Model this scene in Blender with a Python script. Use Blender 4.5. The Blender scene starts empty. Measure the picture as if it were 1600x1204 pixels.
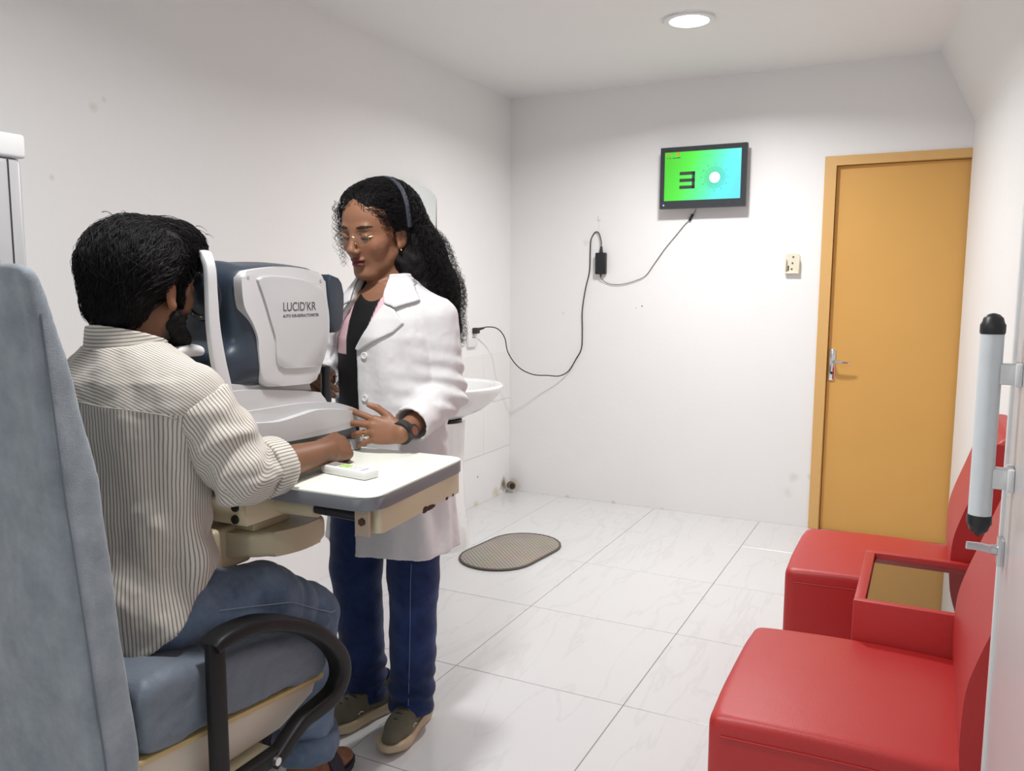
import bpy, bmesh, math, random
import numpy as np
from mathutils import Vector, Matrix
random.seed(7)
RNG = np.random.default_rng(11)
scene = bpy.context.scene
col = scene.collection

# ------------------------------------------------------------------ camera
YAW, PITCH, ROLL = 0.4641, 0.1179, 0.0047
fwd = Vector((-math.sin(YAW)*math.cos(PITCH), math.cos(YAW)*math.cos(PITCH), -math.sin(PITCH)))
rgt = Vector((math.cos(YAW), math.sin(YAW), 0)); upv = rgt.cross(fwd)
r2 = rgt*math.cos(ROLL) + upv*math.sin(ROLL); u2 = -rgt*math.sin(ROLL) + upv*math.cos(ROLL)
cam_d = bpy.data.cameras.new('camera'); cam = bpy.data.objects.new('camera', cam_d); col.objects.link(cam)
cam.matrix_world = Matrix(((r2.x, u2.x, -fwd.x, 2.3364), (r2.y, u2.y, -fwd.y, 0.0), (r2.z, u2.z, -fwd.z, 1.28616), (0, 0, 0, 1)))
cam_d.sensor_width = 36.0; cam_d.lens = 1298.75/1600*36.0; cam_d.clip_start = 0.02
scene.camera = cam

# ------------------------------------------------------------------ world and exposure
wd = bpy.data.worlds.new('world'); scene.world = wd; wd.use_nodes = True
wd.node_tree.nodes['Background'].inputs[0].default_value = (0.93, 0.96, 1.0, 1)
wd.node_tree.nodes['Background'].inputs[1].default_value = 0.52
vs = scene.view_settings
vs.view_transform = 'Standard'; vs.look = 'None'; vs.gamma = 1.0; vs.use_curve_mapping = False
vs.exposure = 0.22

# ------------------------------------------------------------------ ceiling lamps (light of the recessed downlights)
CEIL = 2.415
LAMPS = [(1.357, 3.615), (1.357, 1.25), (1.357, -1.1)]  # the last lamp is an added one, unseen behind the camera
for i, (lx, ly) in enumerate(LAMPS):
    ld = bpy.data.lights.new('downlight_beam', 'AREA'); ld.shape = 'DISK'; ld.size = 0.19; ld.spread = math.radians(158)
    ld.energy = (24.0, 18.0, 13.0)[i]; ld.color = (1.0, 0.99, 0.985)
    lo = bpy.data.objects.new('downlight_beam', ld); col.objects.link(lo); lo.location = (lx, ly, CEIL-0.022)

# ------------------------------------------------------------------ helpers
def srgb(r, g, b):
    f = lambda c: (c/255/12.92) if c/255 <= 0.04045 else ((c/255+0.055)/1.055)**2.4
    return (f(r), f(g), f(b), 1.0)

MATS = {}
def mat(name, color, rough=0.5, metal=0.0, var=0.0, vscale=8.0, bump=0.0, bscale=60.0, coat=0.0, spec=None, emis=None, estr=0.0,
        trans=0.0, alpha=1.0, ior=None, sheen=0.0, sss=0.0):
    m = bpy.data.materials.new(name); m.use_nodes = True; nt = m.node_tree
    b = nt.nodes['Principled BSDF']
    b.inputs['Base Color'].default_value = color; b.inputs['Roughness'].default_value = rough; b.inputs['Metallic'].default_value = metal
    if coat: b.inputs['Coat Weight'].default_value = coat
    if spec is not None: b.inputs['Specular IOR Level'].default_value = spec
    if emis: b.inputs['Emission Color'].default_value = emis; b.inputs['Emission Strength'].default_value = estr
    if trans: b.inputs['Transmission Weight'].default_value = trans
    if alpha < 1: b.inputs['Alpha'].default_value = alpha
    if ior: b.inputs['IOR'].default_value = ior
    if sheen: b.inputs['Sheen Weight'].default_value = sheen
    if sss:
        b.inputs['Subsurface Weight'].default_value = sss; b.inputs['Subsurface Scale'].default_value = 0.006
        b.inputs['Subsurface Radius'].default_value = (1.0, 0.4, 0.2)
    if var or bump:
        tc = nt.nodes.new('ShaderNodeTexCoord')
        if var:
            n = nt.nodes.new('ShaderNodeTexNoise'); n.inputs['Scale'].default_value = vscale; n.inputs['Detail'].default_value = 5
            nt.links.new(tc.outputs['Object'], n.inputs['Vector'])
            mx = nt.nodes.new('ShaderNodeMix'); mx.data_type = 'RGBA'
            mx.inputs['A'].default_value = tuple(c*(1-var) for c in color[:3])+(1,)
            mx.inputs['B'].default_value = tuple(min(1, c*(1+var)) for c in color[:3])+(1,)
            nt.links.new(n.outputs['Fac'], mx.inputs['Factor']); nt.links.new(mx.outputs['Result'], b.inputs['Base Color'])
        if bump:
            n2 = nt.nodes.new('ShaderNodeTexNoise'); n2.inputs['Scale'].default_value = bscale; n2.inputs['Detail'].default_value = 4
            nt.links.new(tc.outputs['Object'], n2.inputs['Vector'])
            bp = nt.nodes.new('ShaderNodeBump'); bp.inputs['Strength'].default_value = bump; bp.inputs['Distance'].default_value = 0.004
            nt.links.new(n2.outputs['Fac'], bp.inputs['Height']); nt.links.new(bp.outputs['Normal'], b.inputs['Normal'])
    MATS[name] = m
    return m

def tag(o, label=None, cat=None, group=None, kind=None):
    if label: o['label'] = label
    if cat: o['category'] = cat
    if group: o['group'] = group
    if kind: o['kind'] = kind
    return o

def wloc(o):
    v = Vector((0, 0, 0))
    while o is not None:
        v = v + o.location; o = o.parent
    return v

def thing(name, loc, label, cat, group=None):
    o = bpy.data.objects.new(name, None); col.objects.link(o); o.location = loc
    o.empty_display_size = 0.05
    return tag(o, label, cat, group)

def from_arrays(name, V, F, m, parent=None, smooth=True, attrs=None):
    """V world coordinates (n,3), F list/array of faces"""
    V = np.asarray(V, float)
    off = wloc(parent) if parent is not None else Vector((0, 0, 0))
    me = bpy.data.meshes.new(name)
    V = V - np.array(off)
    if isinstance(F, np.ndarray):
        nv = len(V); nf, k = F.shape
        me.vertices.add(nv); me.vertices.foreach_set('co', V.astype(np.float32).ravel())
        me.loops.add(nf*k); me.loops.foreach_set('vertex_index', F.astype(np.int32).ravel())
        me.polygons.add(nf); me.polygons.foreach_set('loop_start', np.arange(0, nf*k, k, dtype=np.int32))
        me.polygons.foreach_set('loop_total', np.full(nf, k, dtype=np.int32))
        me.update(calc_edges=True)
    else:
        me.from_pydata([tuple(v) for v in V], [], [list(f) for f in F]); me.update()
    if smooth:
        me.polygons.foreach_set('use_smooth', np.ones(len(me.polygons), dtype=bool))
    if attrs:
        for an, av in attrs.items():
            av = np.asarray(av, np.float32)
            if av.ndim == 1:
                a = me.attributes.new(an, 'FLOAT', 'POINT'); a.data.foreach_set('value', av)
            else:
                a = me.attributes.new(an, 'FLOAT_COLOR', 'POINT')
                c4 = np.ones((len(av), 4), np.float32); c4[:, :3] = av; a.data.foreach_set('color', c4.ravel())
    me.materials.append(m)
    o = bpy.data.objects.new(name, me); col.objects.link(o); o.parent = parent
    return o

class MB:
    """collects shapes of one part"""
    def __init__(s): s.bm = bmesh.new()
    def box(s, lo, hi, bev=0.0, seg=2, rot=None, piv=None):
        lo = Vector(lo); hi = Vector(hi); c = (lo+hi)/2; d = hi-lo
        M = Matrix.Translation(c) @ Matrix.Diagonal((d.x, d.y, d.z, 1))
        if rot is not None:
            p = Vector(piv) if piv is not None else c
            M = Matrix.Translation(p) @ rot.to_4x4() @ Matrix.Translation(-p) @ M
        r = bmesh.ops.create_cube(s.bm, size=1.0, matrix=M)
        if bev > 0:
            es = list({e for v in r['verts'] for e in v.link_edges})
            bmesh.ops.bevel(s.bm, geom=es, offset=bev, segments=seg, profile=0.5, affect='EDGES', clamp_overlap=True)
        return s
    def cyl(s, a, b, r1, r2=None, n=20, caps=True):
        a = Vector(a); b = Vector(b); r2 = r1 if r2 is None else r2
        d = b-a; q = d.to_track_quat('Z', 'Y').to_matrix().to_4x4()
        M = Matrix.Translation((a+b)/2) @ q
        bmesh.ops.create_cone(s.bm, cap_ends=caps, segments=n, radius1=r1, radius2=r2, depth=d.length, matrix=M)
        return s
    def sphere(s, c, r, sc=(1, 1, 1), u=16, v=10):
        M = Matrix.Translation(Vector(c)) @ Matrix.Diagonal((sc[0], sc[1], sc[2], 1))
        bmesh.ops.create_uvsphere(s.bm, u_segments=u, v_segments=v, radius=r, matrix=M); return s
    def tube(s, pts, r, n=8, smooth_it=0, caps=True, rx=None, up=None):
        """sweep; r scalar or list; rx: half width along the 'up' reference axis for flat bars (then section is a rounded rectangle)"""
        P = [Vector(p) for p in pts]
        for _ in range(smooth_it):
            Q = [P[0]]
            for i in range(len(P)-1):
                Q.append(P[i]*0.75+P[i+1]*0.25); Q.append(P[i]*0.25+P[i+1]*0.75)
            Q.append(P[-1]); P = Q
        N = len(P); R = r if isinstance(r, (list, tuple)) else [r]*N
        if len(R) != N: R = list(np.interp(np.linspace(0, 1, N), np.linspace(0, 1, len(R)), R))
        T = [(P[min(i+1, N-1)]-P[max(i-1, 0)]).normalized() for i in range(N)]
        ref = Vector(up) if up is not None else (Vector((0, 0, 1)) if abs(T[0].z) < 0.9 else Vector((1, 0, 0)))
        rings = []; nrm = None
        for i in range(N):
            if up is not None: a = (ref - T[i]*ref.dot(T[i])).normalized()
            else:
                a = (ref - T[i]*ref.dot(T[i])) if nrm is None else (nrm - T[i]*nrm.dot(T[i]))
                a.normalize(); nrm = a
            b = T[i].cross(a)
            ring = []
            for k in range(n):
                t = 2*math.pi*(k+0.5)/n; ca, sa = math.cos(t), math.sin(t)
                if rx is not None:
                    e = 0.45
                    ca = math.copysign(abs(ca)**e, ca); sa = math.copysign(abs(sa)**e, sa)
                    rxx = rx if not isinstance(rx, (list, tuple)) else float(np.interp(i/(N-1), np.linspace(0, 1, len(rx)), rx))
                    p = P[i]+a*ca*rxx+b*sa*R[i]
                else: p = P[i]+a*ca*R[i]+b*sa*R[i]
                ring.append(s.bm.verts.new(p))
            rings.append(ring)
        for i in range(N-1):
            for k in range(n):
                s.bm.faces.new((rings[i][k], rings[i][(k+1) % n], rings[i+1][(k+1) % n], rings[i+1][k]))
        if caps:
            s.bm.faces.new(rings[0][::-1]); s.bm.faces.new(rings[-1])
        return s
    def prism(s, poly, a0, a1, axis='x', bev=0.0, seg=2, f=None):
        """poly of 2D points swept along an axis ('x': poly is y,z; 'y': x,z; 'z': x,y)"""
        def P(p, a):
            if axis == 'x': return (a, p[0], p[1])
            if axis == 'y': return (p[0], a, p[1])
            return (p[0], p[1], a)
        v0 = [s.bm.verts.new(P(p, a0)) for p in poly]; v1 = [s.bm.verts.new(P(p, a1)) for p in poly]
        n = len(poly); fs = []
        f0 = s.bm.faces.new(v0[::-1]); f1 = s.bm.faces.new(v1)
        for i in range(n): s.bm.faces.new((v0[i], v0[(i+1) % n], v1[(i+1) % n], v1[i]))
        if bev > 0:
            es = list(set(f0.edges) | set(f1.edges))
            bmesh.ops.bevel(s.bm, geom=es, offset=bev, segments=seg, profile=0.5, affect='EDGES', clamp_overlap=True)
        return s
    def lathe(s, prof, c=(0, 0, 0), n=32, sx=1.0, sy=1.0):
        c = Vector(c); rings = []
        for (r, z) in prof:
            rings.append([s.bm.verts.new(c+Vector((r*sx*math.cos(2*math.pi*k/n), r*sy*math.sin(2*math.pi*k/n), z))) for k in range(n)])
        for i in range(len(rings)-1):
            for k in range(n):
                s.bm.faces.new((rings[i][k], rings[i][(k+1) % n], rings[i+1][(k+1) % n], rings[i+1][k]))
        s.bm.faces.new(rings[0][::-1]); s.bm.faces.new(rings[-1])
        return s
    def poly(s, pts):
        s.bm.faces.new([s.bm.verts.new(p) for p in pts]); return s
    def build(s, name, m, parent=None, smooth=35):
        bmesh.ops.recalc_face_normals(s.bm, faces=s.bm.faces[:])
        off = wloc(parent) if parent is not None else Vector((0, 0, 0))
        if off.length > 0: bmesh.ops.translate(s.bm, verts=s.bm.verts[:], vec=-off)
        me = bpy.data.meshes.new(name)
        if smooth:
            for f in s.bm.faces: f.smooth = True
            for e in s.bm.edges:
                if len(e.link_faces) == 2 and e.calc_face_angle(0) > math.radians(smooth): e.smooth = False
        s.bm.to_mesh(me); s.bm.free(); me.materials.append(m)
        o = bpy.data.objects.new(name, me); col.objects.link(o); o.parent = parent
        return o

def rrect(x0, y0, x1, y1, r, n=5):
    """rounded rectangle outline; r: one radius or four (x1y0, x1y1, x0y1, x0y0)"""
    R = r if isinstance(r, (list, tuple)) else [r]*4
    out = []
    for (cx, cy, a, q) in ((x1, y0, -90, R[0]), (x1, y1, 0, R[1]), (x0, y1, 90, R[2]), (x0, y0, 180, R[3])):
        px = cx-q if cx == x1 else cx+q; py = cy-q if cy == y1 else cy+q
        for i in range(n+1):
            t = math.radians(a+90*i/n); out.append((px+q*math.cos(t), py+q*math.sin(t)))
    return out

def curve_pts(P, n=4):
    """Catmull-Rom through 2D/3D points"""
    P = [np.array(p, float) for p in P]; out = []
    for i in range(len(P)-1):
        p0 = P[max(i-1, 0)]; p1 = P[i]; p2 = P[i+1]; p3 = P[min(i+2, len(P)-1)]
        for k in range(n):
            t = k/n
            out.append(tuple(0.5*((2*p1)+(-p0+p2)*t+(2*p0-5*p1+4*p2-p3)*t*t+(-p0+3*p1-3*p2+p3)*t**3)))
    out.append(tuple(P[-1])); return out

def text_mesh(name, body, size, M, m, parent, extrude=0.0005, spacing=1.0, sx=1.0):
    cu = bpy.data.curves.new(name, 'FONT'); cu.body = body; cu.size = size; cu.extrude = extrude
    cu.align_x = 'LEFT'; cu.align_y = 'BOTTOM'; cu.space_character = spacing
    tmp = bpy.data.objects.new(name, cu); col.objects.link(tmp)
    dg = bpy.context.evaluated_depsgraph_get()
    me = bpy.data.meshes.new_from_object(tmp.evaluated_get(dg))
    bpy.data.objects.remove(tmp)
    me.transform(Matrix.Diagonal((sx, 1, 1, 1))); me.transform(M)
    off = wloc(parent); me.transform(Matrix.Translation(-off))
    me.name = name; me.materials.clear(); me.materials.append(m)
    o = bpy.data.objects.new(name, me); col.objects.link(o); o.parent = parent
    return o

def copy_tree(o, parent=None):
    c = o.copy(); col.objects.link(c); c.parent = parent
    for ch in list(o.children): copy_tree(ch, c)
    return c

# ------------------------------------------------------------------ signed-distance modelling (organic shapes)
class Field:
    def __init__(s, lo, hi, h, big=0.06):
        s.lo = np.array(lo, float); s.h = h
        s.n = np.ceil((np.array(hi, float)-s.lo)/h).astype(int)+1
        s.F = np.full(s.n, big, np.float32); s.big = big
        s.ax = [s.lo[i]+h*np.arange(s.n[i]) for i in range(3)]
    def _sl(s, lo, hi):
        i0 = np.clip(np.floor((np.array(lo)-s.lo)/s.h).astype(int), 0, s.n); i1 = np.clip(np.ceil((np.array(hi)-s.lo)/s.h).astype(int)+1, 0, s.n)
        return tuple(slice(a, b) for a, b in zip(i0, i1))
    def _grid(s, sl):
        X = s.ax[0][sl[0]][:, None, None].astype(np.float32); Y = s.ax[1][sl[1]][None, :, None].astype(np.float32); Z = s.ax[2][sl[2]][None, None, :].astype(np.float32)
        return X, Y, Z
    def op(s, fn, lo, hi, k=0.01, mode='add', pad=None):
        pad = (k+6*s.h) if pad is None else pad
        sl = s._sl(np.array(lo)-pad, np.array(hi)+pad)
        if any(q.stop <= q.start for q in sl): return s
        X, Y, Z = s._grid(sl); d = fn(X, Y, Z); G = s.F[sl]
        if mode == 'sub': d = -d; a, b = -G, -d
        elif mode == 'and': a, b = -G, -d
        else: a, b = G, d
        if k > 1e-6:
            hh = np.clip(0.5+0.5*(b-a)/k, 0, 1); r = b*(1-hh)+a*hh-k*hh*(1-hh)
        else: r = np.minimum(a, b)
        s.F[sl] = r if mode == 'add' else -r
        return s
    def cone(s, a, b, ra, rb, k=0.01, mode='add', flat=None):
        a = np.array(a, float); b = np.array(b, float); ab = b-a; L2 = max(ab@ab, 1e-12)
        def fn(X, Y, Z):
            px, py, pz = X-a[0], Y-a[1], Z-a[2]
            t = np.clip((px*ab[0]+py*ab[1]+pz*ab[2])/L2, 0, 1)
            dx, dy, dz = px-t*ab[0], py-t*ab[1], pz-t*ab[2]
            q = dx*dx+dy*dy+dz*dz
            if flat is not None:
                n, f = flat; w = dx*n[0]+dy*n[1]+dz*n[2]; q = q+(1/(f*f)-1)*w*w
            return np.sqrt(q)-(ra+(rb-ra)*t)
        R = max(ra, rb)*(max(1, flat[1]) if flat is not None else 1)
        return s.op(fn, np.minimum(a, b)-R, np.maximum(a, b)+R, k, mode)
    def chain(s, pts, rad, k=0.01, mode='add'):
        for i in range(len(pts)-1): s.cone(pts[i], pts[i+1], rad[i], rad[i+1], k, mode)
        return s
    def ell(s, c, r, R=None, k=0.01, mode='add'):
        c = np.array(c, float); r = np.array(r, float); R = np.eye(3) if R is None else np.array(R)   # columns: local axes
        def fn(X, Y, Z):
            p = (X-c[0], Y-c[1], Z-c[2])
            l = [p[0]*R[0, i]+p[1]*R[1, i]+p[2]*R[2, i] for i in range(3)]
            k0 = np.sqrt(sum((l[i]/r[i])**2 for i in range(3))); k1 = np.sqrt(sum((l[i]/r[i]**2)**2 for i in range(3)))
            return k0*(k0-1)/np.maximum(k1, 1e-6)
        e = np.abs(R)@r
        return s.op(fn, c-e, c+e, k, mode)
    def rbox(s, c, hf, rr, R=None, k=0.0, mode='add'):
        c = np.array(c, float); hf = np.array(hf, float); R = np.eye(3) if R is None else np.array(R)
        def fn(X, Y, Z):
            p = (X-c[0], Y-c[1], Z-c[2])
            q = [np.abs(p[0]*R[0, i]+p[1]*R[1, i]+p[2]*R[2, i])-(hf[i]-rr) for i in range(3)]
            o = np.sqrt(sum(np.maximum(a, 0)**2 for a in q)); return o+np.minimum(np.maximum(np.maximum(q[0], q[1]), q[2]), 0)-rr
        e = np.abs(R)@hf
        return s.op(fn, c-e, c+e, k, mode)
    def stack(s, keys, k=0.01, mode='add', fold=None, zlo=None, zhi=None, p=2.0):
        """keys: (z, cx, cy, rx, ry) rows, ascending z"""
        K = np.array(keys, float); z0 = K[0, 0] if zlo is None else zlo; z1 = K[-1, 0] if zhi is None else zhi
        def fn(X, Y, Z):
            zz = Z.ravel(); zz = np.clip(zz, K[0, 0], K[-1, 0])
            cx, cy, rx, ry = [np.interp(zz, K[:, 0], K[:, i]).astype(np.float32)[None, None, :] for i in (1, 2, 3, 4)]
            dx, dy = (X-cx), (Y-cy)
            m = (np.abs(dx/rx)**p+np.abs(dy/ry)**p)**(1/p)
            d = (m-1)*np.minimum(rx, ry)
            if fold is not None: d = d+fold(np.arctan2(dy/ry, dx/rx), X, Y, Z)
            e = np.maximum(z0-Z, Z-z1)
            return np.maximum(d, e)
        m = 0.03
        lo = (min(K[:, 1]-K[:, 3])-m, min(K[:, 2]-K[:, 4])-m, z0); hi = (max(K[:, 1]+K[:, 3])+m, max(K[:, 2]+K[:, 4])+m, z1)
        return s.op(fn, lo, hi, k, mode)
    def all(s, fn):
        X, Y, Z = s._grid((slice(None),)*3); s.F = fn(s.F, X, Y, Z).astype(np.float32); return s
    def mesh(s, smooth=1):
        F = s.F.copy()
        F[0] = F[-1] = np.maximum(F[0], 1e-3)*0+1e-2; F[:, 0] = 1e-2; F[:, -1] = 1e-2; F[:, :, 0] = 1e-2; F[:, :, -1] = 1e-2
        I = F < 0
        c = [I[a:I.shape[0]-1+a, b:I.shape[1]-1+b, d:I.shape[2]-1+d] for a in (0, 1) for b in (0, 1) for d in (0, 1)]
        anyv = c[0].copy(); allv = c[0].copy()
        for q in c[1:]: anyv |= q; allv &= q
        idx = np.argwhere(anyv & ~allv); n = len(idx)
        cid = np.full(anyv.shape, -1, np.int32); cid[tuple(idx.T)] = np.arange(n)
        S = np.zeros((n, 3)); cnt = np.zeros(n)
        offs = [(a, b, d) for a in (0, 1) for b in (0, 1) for d in (0, 1)]
        vals = {o: F[idx[:, 0]+o[0], idx[:, 1]+o[1], idx[:, 2]+o[2]] for o in offs}
        for o in offs:
            for ax in range(3):
                if o[ax] == 0:
                    o2 = list(o); o2[ax] = 1; o2 = tuple(o2)
                    a, b = vals[o], vals[o2]; m = (a < 0) != (b < 0)
                    t = np.where(m, a/np.where(m, a-b, 1), 0)
                    P = np.tile(np.array(o, float), (n, 1)); P[:, ax] += t
                    S[m] += P[m]; cnt[m] += 1
        V = s.lo+s.h*(idx+S/cnt[:, None])
        faces = []
        for ax in range(3):
            a1, a2 = (ax+1) % 3, (ax+2) % 3
            sl0 = [slice(None)]*3; sl1 = [slice(None)]*3; sl0[ax] = slice(0, -1); sl1[ax] = slice(1, None)
            A, B = I[tuple(sl0)], I[tuple(sl1)]
            E = np.argwhere(A != B)
            ok = (E[:, a1] > 0) & (E[:, a2] > 0) & (E[:, a1] < I.shape[a1]-1) & (E[:, a2] < I.shape[a2]-1); E = E[ok]
            ins = A[tuple(E.T)]
            def g(d1, d2):
                q = E.copy(); q[:, a1] += d1; q[:, a2] += d2; return cid[tuple(q.T)]
            Q = np.stack([g(-1, -1), g(0, -1), g(0, 0), g(-1, 0)], 1)
            Q[~ins] = Q[~ins][:, ::-1]; faces.append(Q)
        Fc = np.concatenate(faces); Fc = Fc[(Fc >= 0).all(1)]
        for _ in range(smooth):
            acc = np.zeros_like(V); ct = np.zeros(len(V))
            for i in range(4):
                a, b = Fc[:, i], Fc[:, (i+1) % 4]
                np.add.at(acc, a, V[b]); np.add.at(ct, a, 1); np.add.at(acc, b, V[a]); np.add.at(ct, b, 1)
            V = V*0.5+0.5*acc/np.maximum(ct, 1)[:, None]
        return V, Fc

def noise3(V, sc, seed=0, octv=3):
    """cheap smooth value noise in [-1,1] for arrays of points"""
    r = np.random.default_rng(seed); out = np.zeros(len(V)); amp = 1.0
    T = r.random((24, 24, 24))*2-1
    for o in range(octv):
        p = V*sc*(2**o)+r.random(3)*10; i = np.floor(p).astype(int); f = p-i; f = f*f*(3-2*f)
        def t(a, b, c): return T[(i[:, 0]+a) % 24, (i[:, 1]+b) % 24, (i[:, 2]+c) % 24]
        x0 = t(0, 0, 0)*(1-f[:, 0])+t(1, 0, 0)*f[:, 0]; x1 = t(0, 1, 0)*(1-f[:, 0])+t(1, 1, 0)*f[:, 0]
        x2 = t(0, 0, 1)*(1-f[:, 0])+t(1, 0, 1)*f[:, 0]; x3 = t(0, 1, 1)*(1-f[:, 0])+t(1, 1, 1)*f[:, 0]
        out += amp*((x0*(1-f[:, 1])+x1*f[:, 1])*(1-f[:, 2])+(x2*(1-f[:, 1])+x3*f[:, 1])*f[:, 2]); amp *= 0.5
    return out/1.75
def vnormals(V, F):
    n = np.zeros_like(V); a = np.cross(V[F[:, 2]]-V[F[:, 0]], V[F[:, 3]]-V[F[:, 1]])
    for i in range(4): np.add.at(n, F[:, i], a)
    return n/np.maximum(np.linalg.norm(n, axis=1), 1e-9)[:, None]
# ------------------------------------------------------------------ materials of the setting
def node_mat(name):
    m = bpy.data.materials.new(name); m.use_nodes = True
    return m, m.node_tree, m.node_tree.nodes['Principled BSDF'], m.node_tree.nodes, m.node_tree.links

def wall_mat(name, base, spots):
    """painted plaster; spots: (x, y, z, radius, colour, strength) damp stains and scuffs"""
    m, nt, b, N, L = node_mat(name); b.inputs['Roughness'].default_value = 0.62; b.inputs['Specular IOR Level'].default_value = 0.25
    tc = N.new('ShaderNodeTexCoord'); geo = N.new('ShaderNodeNewGeometry')
    n = N.new('ShaderNodeTexNoise'); n.inputs['Scale'].default_value = 2.2; n.inputs['Detail'].default_value = 4
    L.new(geo.outputs['Position'], n.inputs['Vector'])
    mx = N.new('ShaderNodeMix'); mx.data_type = 'RGBA'
    mx.inputs['A'].default_value = tuple(c*0.965 for c in base[:3])+(1,); mx.inputs['B'].default_value = base
    L.new(n.outputs['Fac'], mx.inputs['Factor']); cur = mx.outputs['Result']
    nz = N.new('ShaderNodeTexNoise'); nz.inputs['Scale'].default_value = 22; nz.inputs['Detail'].default_value = 5
    L.new(geo.outputs['Position'], nz.inputs['Vector'])
    for (x, y, z, r, c, st) in spots:
        d = N.new('ShaderNodeVectorMath'); d.operation = 'DISTANCE'; d.inputs[1].default_value = (x, y, z)
        L.new(geo.outputs['Position'], d.inputs[0])
        a = N.new('ShaderNodeMath'); a.operation = 'MULTIPLY_ADD'; a.inputs[1].default_value = 1.5*r; L.new(nz.outputs['Fac'], a.inputs[0]); 
        L.new(d.outputs['Value'], a.inputs[2])
        mr = N.new('ShaderNodeMapRange'); mr.inputs['From Min'].default_value = r*0.95; mr.inputs['From Max'].default_value = r*1.75
        mr.inputs['To Min'].default_value = st; mr.inputs['To Max'].default_value = 0.0
        L.new(a.outputs[0], mr.inputs['Value'])
        mx = N.new('ShaderNodeMix'); mx.data_type = 'RGBA'; L.new(mr.outputs['Result'], mx.inputs['Factor']); L.new(cur, mx.inputs['A'])
        mx.inputs['B'].default_value = c; cur = mx.outputs['Result']
    L.new(cur, b.inputs['Base Color'])
    n2 = N.new('ShaderNodeTexNoise'); n2.inputs['Scale'].default_value = 35; n2.inputs['Detail'].default_value = 6
    L.new(geo.outputs['Position'], n2.inputs['Vector'])
    bm_ = N.new('ShaderNodeBump'); bm_.inputs['Strength'].default_value = 0.08; bm_.inputs['Distance'].default_value = 0.01
    L.new(n2.outputs['Fac'], bm_.inputs['Height']); L.new(bm_.outputs['Normal'], b.inputs['Normal'])
    return m

W = (0.87, 0.865, 0.86, 1)
brown = srgb(120, 98, 70); cream = srgb(214, 200, 168); greyst = srgb(196, 192, 186)
M_back = wall_mat('white_wall_paint', W, [(0.03, 4.635, 0.03, 0.05, cream, 0.9), (0.4, 4.635, 0.0, 0.022, cream, 0.7), (0.7, 4.635, 0.0, 0.02, cream, 0.7), (1.0, 4.635, 0.0, 0.018, cream, 0.6),
    (1.726, 4.635, 0.27, 0.035, greyst, 0.35), (1.70, 4.635, 0.18, 0.03, greyst, 0.25), (0.851, 4.635, 1.18, 0.006, srgb(60, 55, 50), 1.0), (1.812, 4.635, 0.28, 0.02, greyst, 0.5),
    (0.815, 4.635, 1.17, 0.006, greyst, 0.8), (0.50, 4.635, 1.55, 0.025, srgb(226, 222, 214), 0.7), (0.36, 4.635, 1.13, 0.012, greyst, 0.5)])
M_left = wall_mat('white_wall_paint_side', W, [(0, 4.55, 0.06, 0.05, brown, 0.85), (0, 4.45, 0.02, 0.05, cream, 0.8), (0, 4.2, 0.0, 0.035, cream, 0.8), (0, 3.95, 0.0, 0.03, cream, 0.8),
    (0, 4.22, 0.17, 0.008, brown, 0.9), (0, 2.9, 0.02, 0.03, cream, 0.6), (0, 2.74, 0.17, 0.006, brown, 0.9), (0, 1.78, 1.83, 0.018, srgb(200, 190, 170), 0.35),
    (0, 1.82, 1.86, 0.012, srgb(200, 190, 170), 0.3), (0, 1.63, 1.60, 0.012, greyst, 0.4)])
M_right = wall_mat('white_wall_paint_right', W, [])
M_ceil = wall_mat('white_ceiling_paint', (0.84, 0.835, 0.825, 1), [])

# floor tiles: white marble with thin grey diagonal veins
M_tile, nt, b, N, L = node_mat('white_marble_tile')
b.inputs['Roughness'].default_value = 0.22; b.inputs['Specular IOR Level'].default_value = 0.45
geo = N.new('ShaderNodeNewGeometry'); oi = N.new('ShaderNodeObjectInfo')
add = N.new('ShaderNodeVectorMath'); add.operation = 'MULTIPLY_ADD'; add.inputs[1].default_value = (7, 3, 5)
L.new(oi.outputs['Random'], add.inputs[0]); L.new(geo.outputs['Position'], add.inputs[2])
mp = N.new('ShaderNodeMapping'); mp.inputs['Rotation'].default_value = (0, 0, 0.55); mp.inputs['Scale'].default_value = (5.5, 1.1, 1)
L.new(add.outputs[0], mp.inputs['Vector'])
nz = N.new('ShaderNodeTexNoise'); nz.inputs['Scale'].default_value = 1.3; nz.inputs['Detail'].default_value = 7; nz.inputs['Distortion'].default_value = 0.5
L.new(mp.outputs[0], nz.inputs['Vector'])
rp = N.new('ShaderNodeValToRGB'); e = rp.color_ramp.elements
e[0].position = 0.475; e[0].color = (0.665, 0.665, 0.668, 1); e[1].position = 0.525; e[1].color = (0.665, 0.665, 0.668, 1)
k = rp.color_ramp.elements.new(0.5); k.color = (0.625, 0.622, 0.622, 1)
L.new(nz.outputs['Fac'], rp.inputs['Fac']); L.new(rp.outputs['Color'], b.inputs['Base Color'])
M_grout = mat('grey_grout', srgb(176, 172, 168), 0.9)
M_wtile = mat('glazed_wall_tile', (0.84, 0.83, 0.815, 1), 0.25)
M_orange = mat('ochre_door_paint', srgb(214, 164, 88), 0.42, var=0.05, vscale=3.0, bump=0.03, bscale=25)
M_orange2 = mat('ochre_frame_paint', srgb(216, 172, 108), 0.42, var=0.05, vscale=6.0, bump=0.05, bscale=30)
M_chrome = mat('chrome', (0.82, 0.82, 0.83, 1), 0.12, 1.0)
M_steel = mat('brushed_steel', (0.62, 0.62, 0.64, 1), 0.28, 1.0)
M_blackp = mat('black_plastic', (0.012, 0.012, 0.014, 1), 0.4)
M_blackrub = mat('black_rubber', (0.02, 0.02, 0.022, 1), 0.55)
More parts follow.
